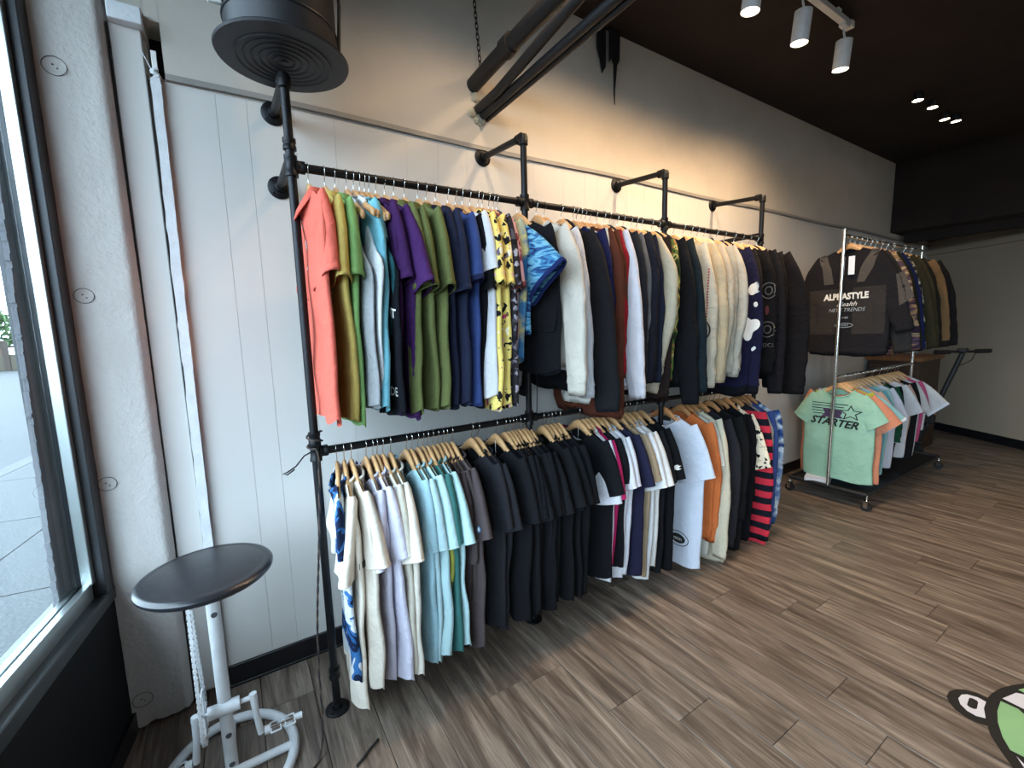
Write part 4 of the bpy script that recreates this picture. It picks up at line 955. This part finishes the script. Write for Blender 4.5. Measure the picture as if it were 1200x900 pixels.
garment('tee', 'L', 1.640, cloth('#eceaf0'), 'white T-shirt, left of two before the navy one', 'T-shirt', L=.90, sl=.24)
garment('tee', 'L', 1.670, cloth('#e6e5ec'), 'white T-shirt, right of two before the navy one', 'T-shirt', L=.88, sl=.24)
garment('tee', 'L', 1.730, cloth('#25243c'), 'navy T-shirt left of the tan one', 'T-shirt', L=.90, sl=.26)
garment('tee', 'L', 1.795, cloth('#b59d80'), 'tan T-shirt between the navy and the white ones', 'T-shirt', L=.94, sl=.24, fl=18)
r, ob, _ = garment('tee', 'L', 1.845, cloth('#ece9ea'), 'white T-shirt right of the tan one', 'T-shirt', L=.96, sl=.28, fl=18)
print_poly(r, ob, [(.15, -.55), (.18, -.57), (.185, -.66), (.16, -.70)], plain('blue_print', '#4a5f94', .8))
garment('tee', 'L', 1.875, cloth('#e6e0da'), 'off-white T-shirt beside the black pair', 'T-shirt', L=.90, sl=.28, fl=20)
garment('tee', 'L', 1.930, BLK, 'black T-shirt, left of the pair before the big white one', 'T-shirt', L=.94, sl=.27)
r, ob, _ = garment('tee', 'L', 1.990, cloth('#131316'), 'black T-shirt with white oval sleeve patch', 'T-shirt', L=.94, sl=.27, fl=16)
print_poly(r, ob, ellipse(.262, -.33, .016, .014, 16), ink_w, 'oval_patch')
r, ob, _ = garment('tee', 'L', 2.190, cloth('#dfe4f2'), 'large white T-shirt with round black hem emblem and neck label', 'T-shirt', L=.99, hw=.225, W=.27, Wb=.25, T=.02, amp=.008, nb=.10, sl=.30, fl=17, sw=(.12, .115), yaw=5, hanger='o')
MB().box((.014, -.035, -.135), (.018, .035, -.105)).build('neck_label', ink_k, r, smooth=False)
print_ring(r, ob, .125, -.84, .07, .048, .005, ink_k); print_poly(r, ob, ellipse(.125, -.84, .048, .030, 20), ink_k); print_text(r, ob, 'ntm', .125, -.84, .035, ink_w, off=.0045)
garment('long', 'L', 2.345, cloth('#d77540'), 'bright orange sweatshirt right of the large white T-shirt', 'sweatshirt', L=.80, sl=.68, fl=14, fe=0, yaw=4, hanger='o')
garment('tee', 'L', 2.395, cloth('#d3cfc2'), 'pale grey shirt with a slit hem under the orange', 'shirt', L=.98, sl=.26, hanger='o')
garment('long', 'L', 2.450, cloth('#d8cdb4'), 'cream long-sleeved shirt right of the orange one', 'shirt', L=.98, sl=.78, fe=2, hanger='o')
garment('long', 'L', 2.545, cloth('#2c2a2f'), 'charcoal sweatshirt right of the cream shirt', 'sweatshirt', L=.90, sl=.74, hanger='o')
r, ob, _ = garment('hoodie', 'L', 2.640, cloth('#161516'), 'black sweatshirt with white triangles near the hem', 'sweatshirt', L=.94, sl=.58, hanger='o')
for zz in (-.62, -.78): print_poly(r, ob, [(.10, zz), (.155, zz), (.155, zz + .07)], ink_w)
garment('long', 'L', 2.690, cloth('#151415'), 'black sweatshirt between triangles and purple print', 'sweatshirt', L=.92, sl=.60, hanger='o')
r, ob, _ = garment('long', 'L', 2.760, cloth('#121115'), 'black hoodie with a curved purple print', 'hoodie', L=.92, sl=.50, hanger='o')
pu = plain('purple_print', '#6f5aa6', .8); pts = [(.20 + .03 * math.cos(a), -.62 + .16 * math.sin(a)) for a in [math.radians(80 + i * 15) for i in range(13)]]; pts2 = [(.212 + .018 * math.cos(a), -.62 + .13 * math.sin(a)) for a in [math.radians(260 - i * 15) for i in range(13)]]
print_poly(r, ob, pts + pts2, pu)
garment('tee', 'L', 2.830, linep, 'cream shirt covered in black scribble print', 'shirt', L=.97, sl=.34, hanger='o', shirt_collar=True)
r, ob, _ = garment('long', 'L', 2.925, redst, 'red and black striped sweatshirt', 'sweatshirt', L=1.0, sl=.80, fe=0, fl=8, sw=(.11, .075), hanger='o')
garment('tee', 'L', 2.985, cloth('#a39d96'), 'grey shirt showing beside the striped sweatshirt', 'shirt', L=1.02, sl=.4, hanger='o')
garment('long', 'L', 3.035, cloth('#3c4c80'), 'plain denim blue shirt left of the tie-dye one', 'shirt', L=.96, sl=.72, hanger='o')
garment('long', 'L', 3.105, tieye, 'blue and white tie-dye sweatshirt at the right end of lower rail', 'sweatshirt', trim=cloth('#34507f'), L=.94, sl=.74, fe=0, sw=(.11, .07), hanger='o')

# ================================================================== CHROME ROLLING RACK
cr = empty('rolling_garment_rack', (CRX0, CRY, 0), label='chrome two-tier rolling garment rack with black base beyond the pipe rack', cat='clothing rack')
def cp(name, pts, r, mat, n=14): return MB().tube(pts, r, n).build(name, mat, cr)
RLN = 1.72
for x in (0, RLN): cp('upright', [(x, 0, .13), (x, 0, 2.16 if x == 0 else 2.155)], .013, M['chrome']); cp('upright_cap', [(x, 0, 2.15), (x, 0, 2.185)], .015, M['chrome'])
for z, nm in ((2.135, 'upper_rail'), (1.03, 'lower_rail')): cp(nm, [(0, 0, z), (RLN, 0, z)], .0125, M['chrome'])
for x in (0, RLN):
    cp('base_bar', [(x, -.27, .125), (x, .29, .125)], .016, M['black'])
    for y in (-.27, .29):
        c = MB(); c.tube([(x - .014, y, .034), (x + .014, y, .034)], .034, 22); w_ = c.build('caster_wheel', M['rubber'], cr)
        MB().tube([(x - .018, y, .034), (x + .018, y, .034)], .009, 12).build('wheel_hub', M['chrome'], w_)
        cf = MB(); cf.box((x - .022, y - .014, .03), (x - .018, y + .014, .082)); cf.box((x + .018, y - .014, .03), (x + .022, y + .014, .082)); cf.box((x - .022, y - .018, .078), (x + .022, y + .018, .086)); cf.tube([(x, y, .08), (x, y, .125)], .008, 12)
        cf.build('caster_fork', M['chrome'], cr)
for y in (-.27, .29): cp('base_rail', [(0, y, .125), (RLN, y, .125)], .013, M['black'])
MB().box((0, -.26, .118), (RLN, .28, .126)).build('base_shelf', M['black'], cr, smooth=False)
wb_ = MB(); wb_.box((-.12, -.09, 0), (.12, .09, .035)); wb_.box((-.10, -.08, .035), (.11, .085, .05)); o = wb_.build('folded_shirts', WHT, bevel=.012, loc=(CRX0 + .12, CRY + .12, .127), rz=.3); tag(o, 'small stack of folded white cloth on the rack base shelf', 'clothes')

# upper: jackets
gm1, gm2, gm3 = cloth('#232124'), cloth('#3a3634'), cloth('#5a544f')
r, ob, _ = garment('jacket', 'CU', 4.165, gm1, 'black and grey panelled windbreaker facing the room, lettered', 'jacket', L=.88, W=.275, Wb=.27, T=.045, sl=.55, fl=30, flb=30, fe=16, yaw=0, amp=.002, sx=0, lean=0, hr=.004)
print_poly(r, ob, [(-.25, -.40), (-.05, -.40), (-.05, -.76), (-.25, -.76)], gm2, 'lower_panel'); print_poly(r, ob, [(.05, -.40), (.25, -.40), (.25, -.76), (.05, -.76)], gm2, 'lower_panel')
print_poly(r, ob, [(-.20, -.13), (-.15, -.12), (-.10, -.24), (-.08, -.36), (-.15, -.36), (-.16, -.25)], gm3, 'chest_panel'); print_poly(r, ob, [(.20, -.13), (.15, -.12), (.09, -.26), (.07, -.36), (.12, -.36), (.17, -.26)], gm3, 'chest_panel')
for s_ in (-1, 1): print_poly(r, ob, [(s_ * .18, -.50), (s_ * .195, -.50), (s_ * .20, -.68), (s_ * .185, -.68)], ink_k, 'pocket_slit', off=.005)
for s_ in (-1, 1): print_poly(r, ob, [(s_ * .30, -.33), (s_ * .345, -.31), (s_ * .41, -.50), (s_ * .33, -.56)], gm3, 'sleeve_panel')
print_text(r, ob, 'ALPHASTYLE', .005, -.465, .066, ink_w, sx=.78, bold=.003, off=.006); print_text(r, ob, 'Health', .01, -.525, .05, ink_w, shear=.4, sx=1.0, off=.006); print_text(r, ob, 'NEW TRENDS', .01, -.57, .04, ink_g, shear=.3, sx=.95, off=.006)
print_text(r, ob, 'E I BE', .0, -.63, .022, ink_g, off=.006); print_ring(r, ob, .0, -.69, .06, .018, .004, ink_g, off=.006); print_text(r, ob, 'SPORT', .0, -.69, .02, ink_g, off=.006)
mm = MB().box((-.068, -.06, -.30), (-.064, -.02, -.16)); mm.build('price_tag', M['tagpaper'], r, smooth=False)
JK = [(4.26, gm2, 'dark grey jacket just behind the lettered windbreaker', 'jacket', None, 0), (4.36, pcamo, 'plum and sand camouflage sleeve jacket', 'jacket', None, 6), (4.46, cloth('#2a2b1e'), 'dark olive jacket right of the camouflage sleeve', 'jacket', None, 6),
      (4.56, cloth('#1c2450'), 'deep blue jacket between the olive and grey camouflage ones', 'jacket', None, 6), (4.66, wcamo, 'grey and white camouflage jacket', 'jacket', None, 6), (4.78, cloth('#3c3626'), 'olive brown jacket right of the grey camouflage one', 'jacket', None, 8),
      (4.90, cloth('#4a432e'), 'khaki brown jacket with sleeve pocket', 'jacket', None, 8), (5.04, cloth('#2a2620'), 'very dark brown coat near the rail end', 'coat', None, 8), (5.30, cloth('#8a6a48'), 'tan jacket with light sleeve near the rail end', 'jacket', cloth('#262220'), 8), (5.48, cloth('#231f20'), 'black coat, last on the upper chrome rail', 'coat', None, 8)]
for x, mt, lab, cat, tm, yw in JK:
    garment('jacket', 'CU', x, mt, lab, cat, L=.89, sl=.70, fl=24, fe=10, T=.030, yaw=yw, trim=tm)
hgb = empty('clothes_hanger', Vector((5.66, CRY, 2.135)), math.radians(70), label='bare wooden hanger turned sideways at the right rail end', cat='hanger', group=GR['CU'][1])
for me in (HW_ME, HK_ME): q = bpy.data.objects.new(me.name, me); COL.objects.link(q); q.parent = hgb

# lower: t-shirts
r, ob, _ = garment('tee', 'CL', 4.145, cloth('#a5cfb4'), 'mint green T-shirt with star logo facing the room', 'T-shirt', L=.86, W=.25, Wb=.245, T=.03, hr=.004, nb=.10, sl=.23, fl=32, flb=32, sw=(.095, .09), yaw=1, amp=.0025, lean=0, sx=0)
st = []
for k in range(10):
    a = math.pi / 2 + k * math.pi / 5; rr_ = .068 if k % 2 == 0 else .030; st.append((.10 + rr_ * math.cos(a) * 1.25, -.285 + rr_ * math.sin(a)))
sti = [(.10 + (a - .10) * .76, -.285 + (b_ + .285) * .76) for a, b_ in st]
vs = st + sti; tr_ = []
for k in range(10): a, b_, c_, d = k, (k + 1) % 10, 10 + k, 10 + (k + 1) % 10; tr_ += [(a, b_, c_), (b_, d, c_)]
project_print(r, ob, tr_, vs, ink_k, 'star_logo')
purp = plain('dark_purple_print', '#43304f', .8)
for k, (a, b_) in enumerate(((-.18, .08), (-.18, .055), (-.18, .045), (-.18, .03), (-.17, .015))):
    z_ = -.215 - .022 * k; print_poly(r, ob, [(a, z_), (b_, z_ - .004), (b_, z_ - .011), (a, z_ - .006)], ink_k)
print_poly(r, ob, [(-.10, -.265), (.02, -.262), (.045, -.285), (.03, -.315), (.055, -.335), (-.11, -.335), (-.085, -.30)], purp)
print_text(r, ob, 'STARTER', -.02, -.375, .085, ink_k, shear=.35, sx=.98, bold=.003, rot=-.06)
print_poly(r, ob, [(-.01, -.145), (.01, -.15), (0, -.158)], ink_k)
TS = [(4.20, cloth('#d98c6c'), 'peach T-shirt just behind the mint one', .86, 38), (4.24, cloth('#b9b64a'), 'yellow green T-shirt with thin visible edge', .84, 10), (4.285, cloth('#b5abc8'), 'pale lilac T-shirt behind the peach one', .80, 14),
      (4.33, cloth('#9ccbcf'), 'pale aqua T-shirt with white sleeve trim and tag', .92, 44), (4.40, cloth('#e3b097'), 'salmon striped T-shirt behind the pale aqua one', .80, 26), (4.48, cloth('#6fa3ae'), 'blue grey T-shirt with dotted sleeve edge', .92, 18),
      (4.58, cloth('#9fc8c0'), 'sea green long T-shirt', .88, 12), (4.66, cloth('#d5cfd8'), 'white T-shirt with black sleeve end', .84, 20), (4.78, cloth('#1f4a34'), 'dark green T-shirt beside the black jersey', .80, 12),
      (4.84, cloth('#141416'), 'black jersey with white striped cuff', .86, 8), (4.98, cloth('#d8d2d2'), 'white hanging T-shirt with a draped sleeve', .80, 24), (5.06, cloth('#c9a08e'), 'dusty pink T-shirt partly hidden', .78, 18),
      (5.14, cloth('#18181a'), 'black T-shirt behind the dusty pink one', .84, 8), (5.24, cloth('#cfc9c4'), 'pale grey T-shirt near the rail end', .84, 20), (5.34, cloth('#c4527a'), 'pink T-shirt seen as a thin edge', .72, 12), (5.42, cloth('#dcd7d4'), 'white T-shirt with striped cuff, last on lower chrome rail', .62, 40)]
for x, mt, lab, L_, f_ in TS:
    garment('tee', 'CL', x, mt, lab, 'T-shirt', L=L_, fl=f_, flb=(36 if x < 4.2 else 16), sl=.25 if 'jersey' not in lab else .45, yaw=2, hw=.25 if x == 4.20 else .212, W=.285 if x == 4.20 else .232, Wb=.28 if x == 4.20 else .20, trim=WHT if ('trim' in lab or 'cuff' in lab) else None)

# ================================================================== BAR STOOL MADE FROM BICYCLE PARTS
SX, SY = -0.130, 1.660
sl_ = empty('bicycle_stool', (SX, SY, 0), label='bar stool with round black seat on a white bicycle-crank frame', cat='stool')
WP = M['white_paint']
def sp(name, m, mat=None, **k): return m.build(name, mat or WP, sl_, **k)
s_ = MB(); s_.lathe([(.0, .728), (.160, .728), (.176, .733), (.184, .741), (.185, .750), (.180, .757), (.170, .761), (.160, .759), (.152, .762), (.02, .763), (0.0, .763)], (0, -.02, 0), 64); sp('seat', s_, M['seat'], smooth='auto')
sp('seat_plate', MB().box((-.06, -.07, .715), (.06, .03, .728)), bevel=.003)
sp('column', MB().tube([(0.002, 0, .02), (0.002, 0, .72)], .0195, 22))
for z in (.60, .16, .05): sp('weld_patch', MB().lathe([(.010, 0), (.009, -.0200), (0.0, -.0208)], (0.004, -.0005, z), 12, 'y'), plain('bare_metal_patch', '#56585c', .5, .5))
sp('base_ring', MB().tube([(.195 * math.cos(a), .01 + .215 * math.sin(a), .018) for a in [i * math.pi / 24 for i in range(48)]], .0165, 14, closed=True))
sp('base_strut', MB().tube([(-.185, -.02, .022), (.185, -.02, .022)], .014, 12)); sp('base_strut', MB().tube([(0, -.19, .022), (0, .21, .022)], .014, 12))
AZ = .262
sp('bottom_bracket', MB().tube([(-.045, -.015, AZ), (.045, -.015, AZ)], .021, 18)); sp('crank_axle', MB().tube([(-.09, -.015, AZ), (.095, -.015, AZ)], .008, 12), M['white_paint'])
# chainring
crm = MB(); n = 64; vs = []
for x in (-.058, -.054):
    for k in range(n):
        a = 2 * math.pi * k / n; rr_ = .082 if k % 2 else .076; vs.append((x, -.015 + rr_ * math.cos(a), AZ + rr_ * math.sin(a)))
    for k in range(n):
        a = 2 * math.pi * k / n; vs.append((x, -.015 + .062 * math.cos(a), AZ + .062 * math.sin(a)))
fs = []
for k in range(n):
    j = (k + 1) % n; fs += [(k, j, n + j, n + k), (2*n + k, 3*n + k, 3*n + j, 2*n + j), (k, 2*n + k, 2*n + j, j), (n + k, n + j, 3*n + j, 3*n + k)]
crm.add(vs, fs); chn = sp('chainring', crm, smooth=False)
sa = MB()
for k in range(5):
    a = 2 * math.pi * k / 5; sa.tube([(-.056, -.015, AZ), (-.056, -.015 + .066 * math.cos(a), AZ + .066 * math.sin(a))], .005, 6)
sa.build('spider_arm', WP, chn)
for s, dz in ((-1, -.150), (1, -.145)):
    x0 = .084 if s > 0 else -.078; cr_ = sp('crank_arm', MB().tube([(x0, -.015, AZ + .012), (x0 + .004 * s, -.018, AZ + dz * .5), (x0 + .012 * s, -.015, AZ + dz)], [.012, .0095, .011], 12))
    px_ = x0 + .012 * s; pz = AZ + dz
    pd = sp('pedal', MB().tube([(px_, -.015, pz), (px_ + .135 * s, -.015, pz)], .0055, 10), M['chrome'])
    pc = MB()
    for dx in (.03, .075):
        a0 = px_ + s * dx; b0 = px_ + s * (dx + .03)
        pc.tube([(a0, -.05, pz + .010), (b0, -.05, pz + .010)], .003, 6); pc.tube([(a0, .02, pz - .010), (b0, .02, pz - .010)], .003, 6)
        pc.tube([(a0, -.05, pz + .010), (a0, -.015, pz), (a0, .02, pz - .010)], .003, 6); pc.tube([(b0, -.05, pz + .010), (b0, -.015, pz), (b0, .02, pz - .010)], .003, 6)
    pc.tube([(px_ + .01 * s, -.015, pz), (px_ + .028 * s, -.015, pz)], .014, 12); pc.tube([(px_ + .105 * s, -.015, pz), (px_ + .13 * s, -.015, pz)], .011, 12)
    pc.build('pedal_cage', M['white_paint'], pd)
# chain loop
top = Vector((-.056, -.035, .700)); botc = Vector((-.056, -.015, AZ)); loop = []
for k in range(46): loop.append(botc + Vector((0, -.079, 0)) + (top + Vector((0, -.018, 0)) - botc - Vector((0, -.079, 0))) * (k / 46))
for k in range(6): a = math.pi - k * math.pi / 6; loop.append(top + Vector((0, .018 * math.cos(a), .018 * math.sin(a))))
for k in range(46): loop.append(top + Vector((0, .018, 0)) + (botc + Vector((0, .079, 0)) - top - Vector((0, .018, 0))) * (k / 46))
for k in range(24): a = -k * math.pi / 24; loop.append(botc + Vector((0, .079 * math.cos(a), .079 * math.sin(a))))
cm = MB(); n = len(loop)
for k in range(n):
    a, b_ = loop[k], loop[(k + 1) % n]; c_ = (a + b_) / 2; d = (b_ - a).normalized(); q = Vector((1, 0, 0)).cross(d)
    w_ = .0055 if k % 2 else .0035
    h_ = .0052; vs = [c_ + d * (dd * .0048) + q * (qq * h_) + Vector((1, 0, 0)) * (xx * w_) for dd in (-1, 1) for qq in (-1, 1) for xx in (-1, 1)]
    cm.add(vs, [(0, 1, 3, 2), (4, 6, 7, 5), (0, 4, 5, 1), (2, 3, 7, 6), (0, 2, 6, 4), (1, 5, 7, 3)])
c0 = sp('chain', cm, M['white_paint'], smooth=False); tag(c0, kind='stuff')
sp('sprocket', MB().tube([(-.059, -.035, .70), (-.053, -.035, .70)], .017, 18), WP); sp('sprocket_bracket', MB().box((-.060, -.05, .70), (-.046, -.02, .722)))

# ================================================================== CORD ON THE LEFT POST
def braid(name, pts, r, label, cat):
    P_ = [Vector(q) for q in pts]; fine = []
    for i in range(len(P_) - 1):
        p0, p1, p2, p3 = P_[max(i - 1, 0)], P_[i], P_[i + 1], P_[min(i + 2, len(P_) - 1)]
        k_ = max(3, int((p2 - p1).length / .012))
        for t in range(k_):
            t /= k_; fine.append(.5 * ((2 * p1) + (p2 - p0) * t + (2 * p0 - 5 * p1 + 4 * p2 - p3) * t * t + (3 * p1 - p0 - 3 * p2 + p3) * t ** 3))
    fine.append(P_[-1]); t_ = empty(name, (0, 0, 0), label=label, cat=cat)
    for j, (ph, mt) in enumerate(((0, cordm[0]), (math.pi, cordm[1]))):
        pts_ = []
        for i, q in enumerate(fine):
            a = i * .9 + ph; pts_.append(q + Vector((math.cos(a), math.sin(a) * .7, math.sin(a) * .7)) * r * .55)
        MB().tube(pts_, r, 6).build('strand', mt, t_)
    return t_
cordm = (plain('cord_black', '#17161a', .7), plain('cord_tan', '#4a3a30', .7))
hel = [(.228 + .0255 * math.cos(k * .8), RY + .0255 * math.sin(k * .8), 1.135 - .0045 * k) for k in range(14)]
braid('braided_cord', hel + [(.232, 1.702, 1.06), (.224, 1.70, .90), (.205, 1.690, .70), (.178, 1.670, .45), (.165, 1.650, .25), (.158, 1.600, .10), (.135, 1.545, .012), (.10, 1.51, .006), (.062, 1.50, .005)], .0030, 'dark braided cord wrapped on the left post and trailing to the floor', 'cord')
MB_loop = MB().tube([(.215, RY - .02, 1.07), (.185, 1.70, 1.06), (.155, 1.69, 1.03), (.125, 1.685, 1.015), (.112, 1.684, 1.012), (.125, 1.685, 1.006), (.15, 1.69, 1.02)], .0028, 7).build('cord_loop', cordm[0]); tag(MB_loop, 'short black cord loop sticking out left of the rail fitting', 'cord')
o = MB().tube([(.235, 1.44, .005), (.262, 1.455, .008), (.285, 1.475, .006), (.312, 1.485, .012), (.325, 1.50, .005)], .0045, 8).build('cable_stub', cordm[0]); tag(o, 'short frayed black cable end lying on the floor planks', 'cable')

# ================================================================== FLOOR GRAPHIC (flat vinyl)
C3 = Vector((0, 0, 0))
dg = empty('floor_decal', (2.42, .17, 0), label='black, white and green cartoon floor decal at the lower right corner', cat='floor decal')
def flat(name, poly, mat, z): 
    m = MB(); m.prism([(x - 2.42, y - .17) for x, y in poly], .0002, z); return m.build(name, mat, dg, smooth=False)
dk = plain('decal_black', '#121212', .6); dw = plain('decal_white', '#c4c2c8', .6); dgreen = plain('decal_green', '#7fa878', .6)
DECAL = globals().get('DECAL')
def oval(cx, cy, a, b_, rot, n=40, t0=0, t1=2 * math.pi): return [(cx + a * math.cos(t) * math.cos(rot) - b_ * math.sin(t) * math.sin(rot), cy + a * math.cos(t) * math.sin(rot) + b_ * math.sin(t) * math.cos(rot)) for t in [t0 + (t1 - t0) * i / n for i in range(n)]]
flat('outline', [(2.39,.327),(2.435,.323),(2.496,.311),(2.553,.29),(2.608,.264),(2.66,.22),(2.69,.15),(2.66,.05),(2.58,-.03),(2.44,-.08),(2.28,-.07),(2.15,-.01),(2.06,.09),(2.05,.16),(2.07,.209),(2.113,.24),(2.159,.27),(2.181,.282),(2.224,.297),(2.30,.322)][::-1], dk, .0012)
flat('ear_outline', [(2.39,.32),(2.388,.358),(2.372,.387),(2.346,.408),(2.307,.419),(2.271,.417),(2.242,.404),(2.215,.379),(2.203,.348),(2.204,.322),(2.219,.29),(2.30,.30)], dk, .0010)
flat('ear_fill', [(2.358,.325),(2.361,.349),(2.347,.375),(2.327,.387),(2.293,.389),(2.264,.377),(2.244,.354),(2.241,.329),(2.256,.307),(2.31,.322)], dw, .0016)
flat('ear_mark', [(2.331,.366),(2.338,.358),(2.337,.346),(2.329,.341),(2.285,.336),(2.276,.341),(2.273,.354),(2.280,.362)], dk, .0020)
flat('green_field', [(2.409,.295),(2.336,.291),(2.269,.278),(2.198,.254),(2.15,.228),(2.152,.197),(2.13,.12),(2.17,.04),(2.28,.0),(2.40,.01),(2.47,.08),(2.47,.16),(2.396,.233),(2.412,.249)], dgreen, .0016)
flat('white_stripe', [(2.433,.294),(2.515,.271),(2.56,.20),(2.57,.10),(2.51,.05),(2.51,.16),(2.455,.225),(2.429,.238)][::-1], dw, .0016)
flat('green_sliver', [(2.543,.27),(2.58,.255),(2.62,.20),(2.62,.12),(2.59,.12),(2.58,.20),(2.541,.254)][::-1], dgreen, .0016)
flat('white_sliver', [(2.135,.211),(2.115,.191),(2.098,.15),(2.10,.10),(2.09,.10),(2.078,.15),(2.098,.189)][::-1], dw, .0016)

# ================================================================== SCOOTER, CABINET
sc = empty('kick_scooter', (5.92, 1.55, 0), label='black electric kick scooter leaning beyond the rolling rack', cat='scooter')
def sq(name, m, mat=None, **k): return m.build(name, mat or M['rubber'], sc, **k)
sq('deck', MB().box((-.08, .02, .12), (.08, .48, .17)), M['black'], bevel=.02)
for y in (.0, .52):
    w_ = sq('wheel', MB().tube([(-.022, y, .10), (.022, y, .10)], .10, 28)); MB().tube([(-.03, y, .10), (.03, y, .10)], .045, 18).build('hub', M['darkframe'], w_)
sq('fork', MB().tube([(0, .0, .10), (0, -.05, .26), (0, -.09, .40)], .032, 14)); sq('front_mudguard', MB().box((-.035, -.09, .19), (.035, .10, .225)), bevel=.014)
sq('stem_pole', MB().tube([(0, -.10, .38), (0, -.14, .52), (-.02, -.315, 1.14)], .021, 14), M['black']); sq('stem_latch', MB().box((-.04, -.16, .42), (.045, -.08, .53)), bevel=.012); sq('latch_ring', MB().tube([(0, -.145, .52), (0, -.152, .545)], .030, 14), M['chrome'])
hx, hy = .97, -.22
hb = sq('handlebar', MB().tube([(-.02 - .27 * .86, -.315 + .27 * .51, 1.165), (-.02, -.315, 1.155), (-.02 + .27 * .86, -.315 - .27 * .51, 1.155)], .013, 12))
for s in (-1, 1): MB().tube([(-.02 + .13 * .86 * s, -.315 - .13 * .51 * s, 1.156), (-.02 + .27 * .86 * s, -.315 - .27 * .51 * s, 1.156)], .021, 12).build('grip', M['rubber'], hb)
MB().box((-.06, -.35, 1.15), (.02, -.28, 1.19)).build('display', M['black'], hb, bevel=.01)
MB().tube([(.10, -.38, 1.15), (.09, -.36, 1.07), (.03, -.30, 1.02), (-.01, -.27, 1.0)], .004, 6).build('brake_cable', M['rubber'], sc)
cb = empty('wooden_cabinet', (6.55, 1.84, 0), label='dark wooden cabinet behind the rolling rack', cat='cabinet')
dwm = wood('dark_walnut', '#2c1c12', '#48301f', (3, 3, 20), .5)
MB().box((-.35, -.22, 0), (.35, .22, 1.02)).build('carcass', dwm, cb, bevel=.004); MB().box((-.38, -.25, 1.02), (.38, .25, 1.06)).build('top', wood('oak_top', '#6a4424', '#8d5f35', (3, 20, 3), .45), cb, bevel=.004)
for y in (-.215, .005):
    d_ = MB().box((-.372, y, .06), (-.35, y + .21, .98)).build('door', dwm, cb, bevel=.003); MB().box((-.385, y + .09, .55), (-.372, y + .10, .67)).build('handle', M['pipe'], d_)
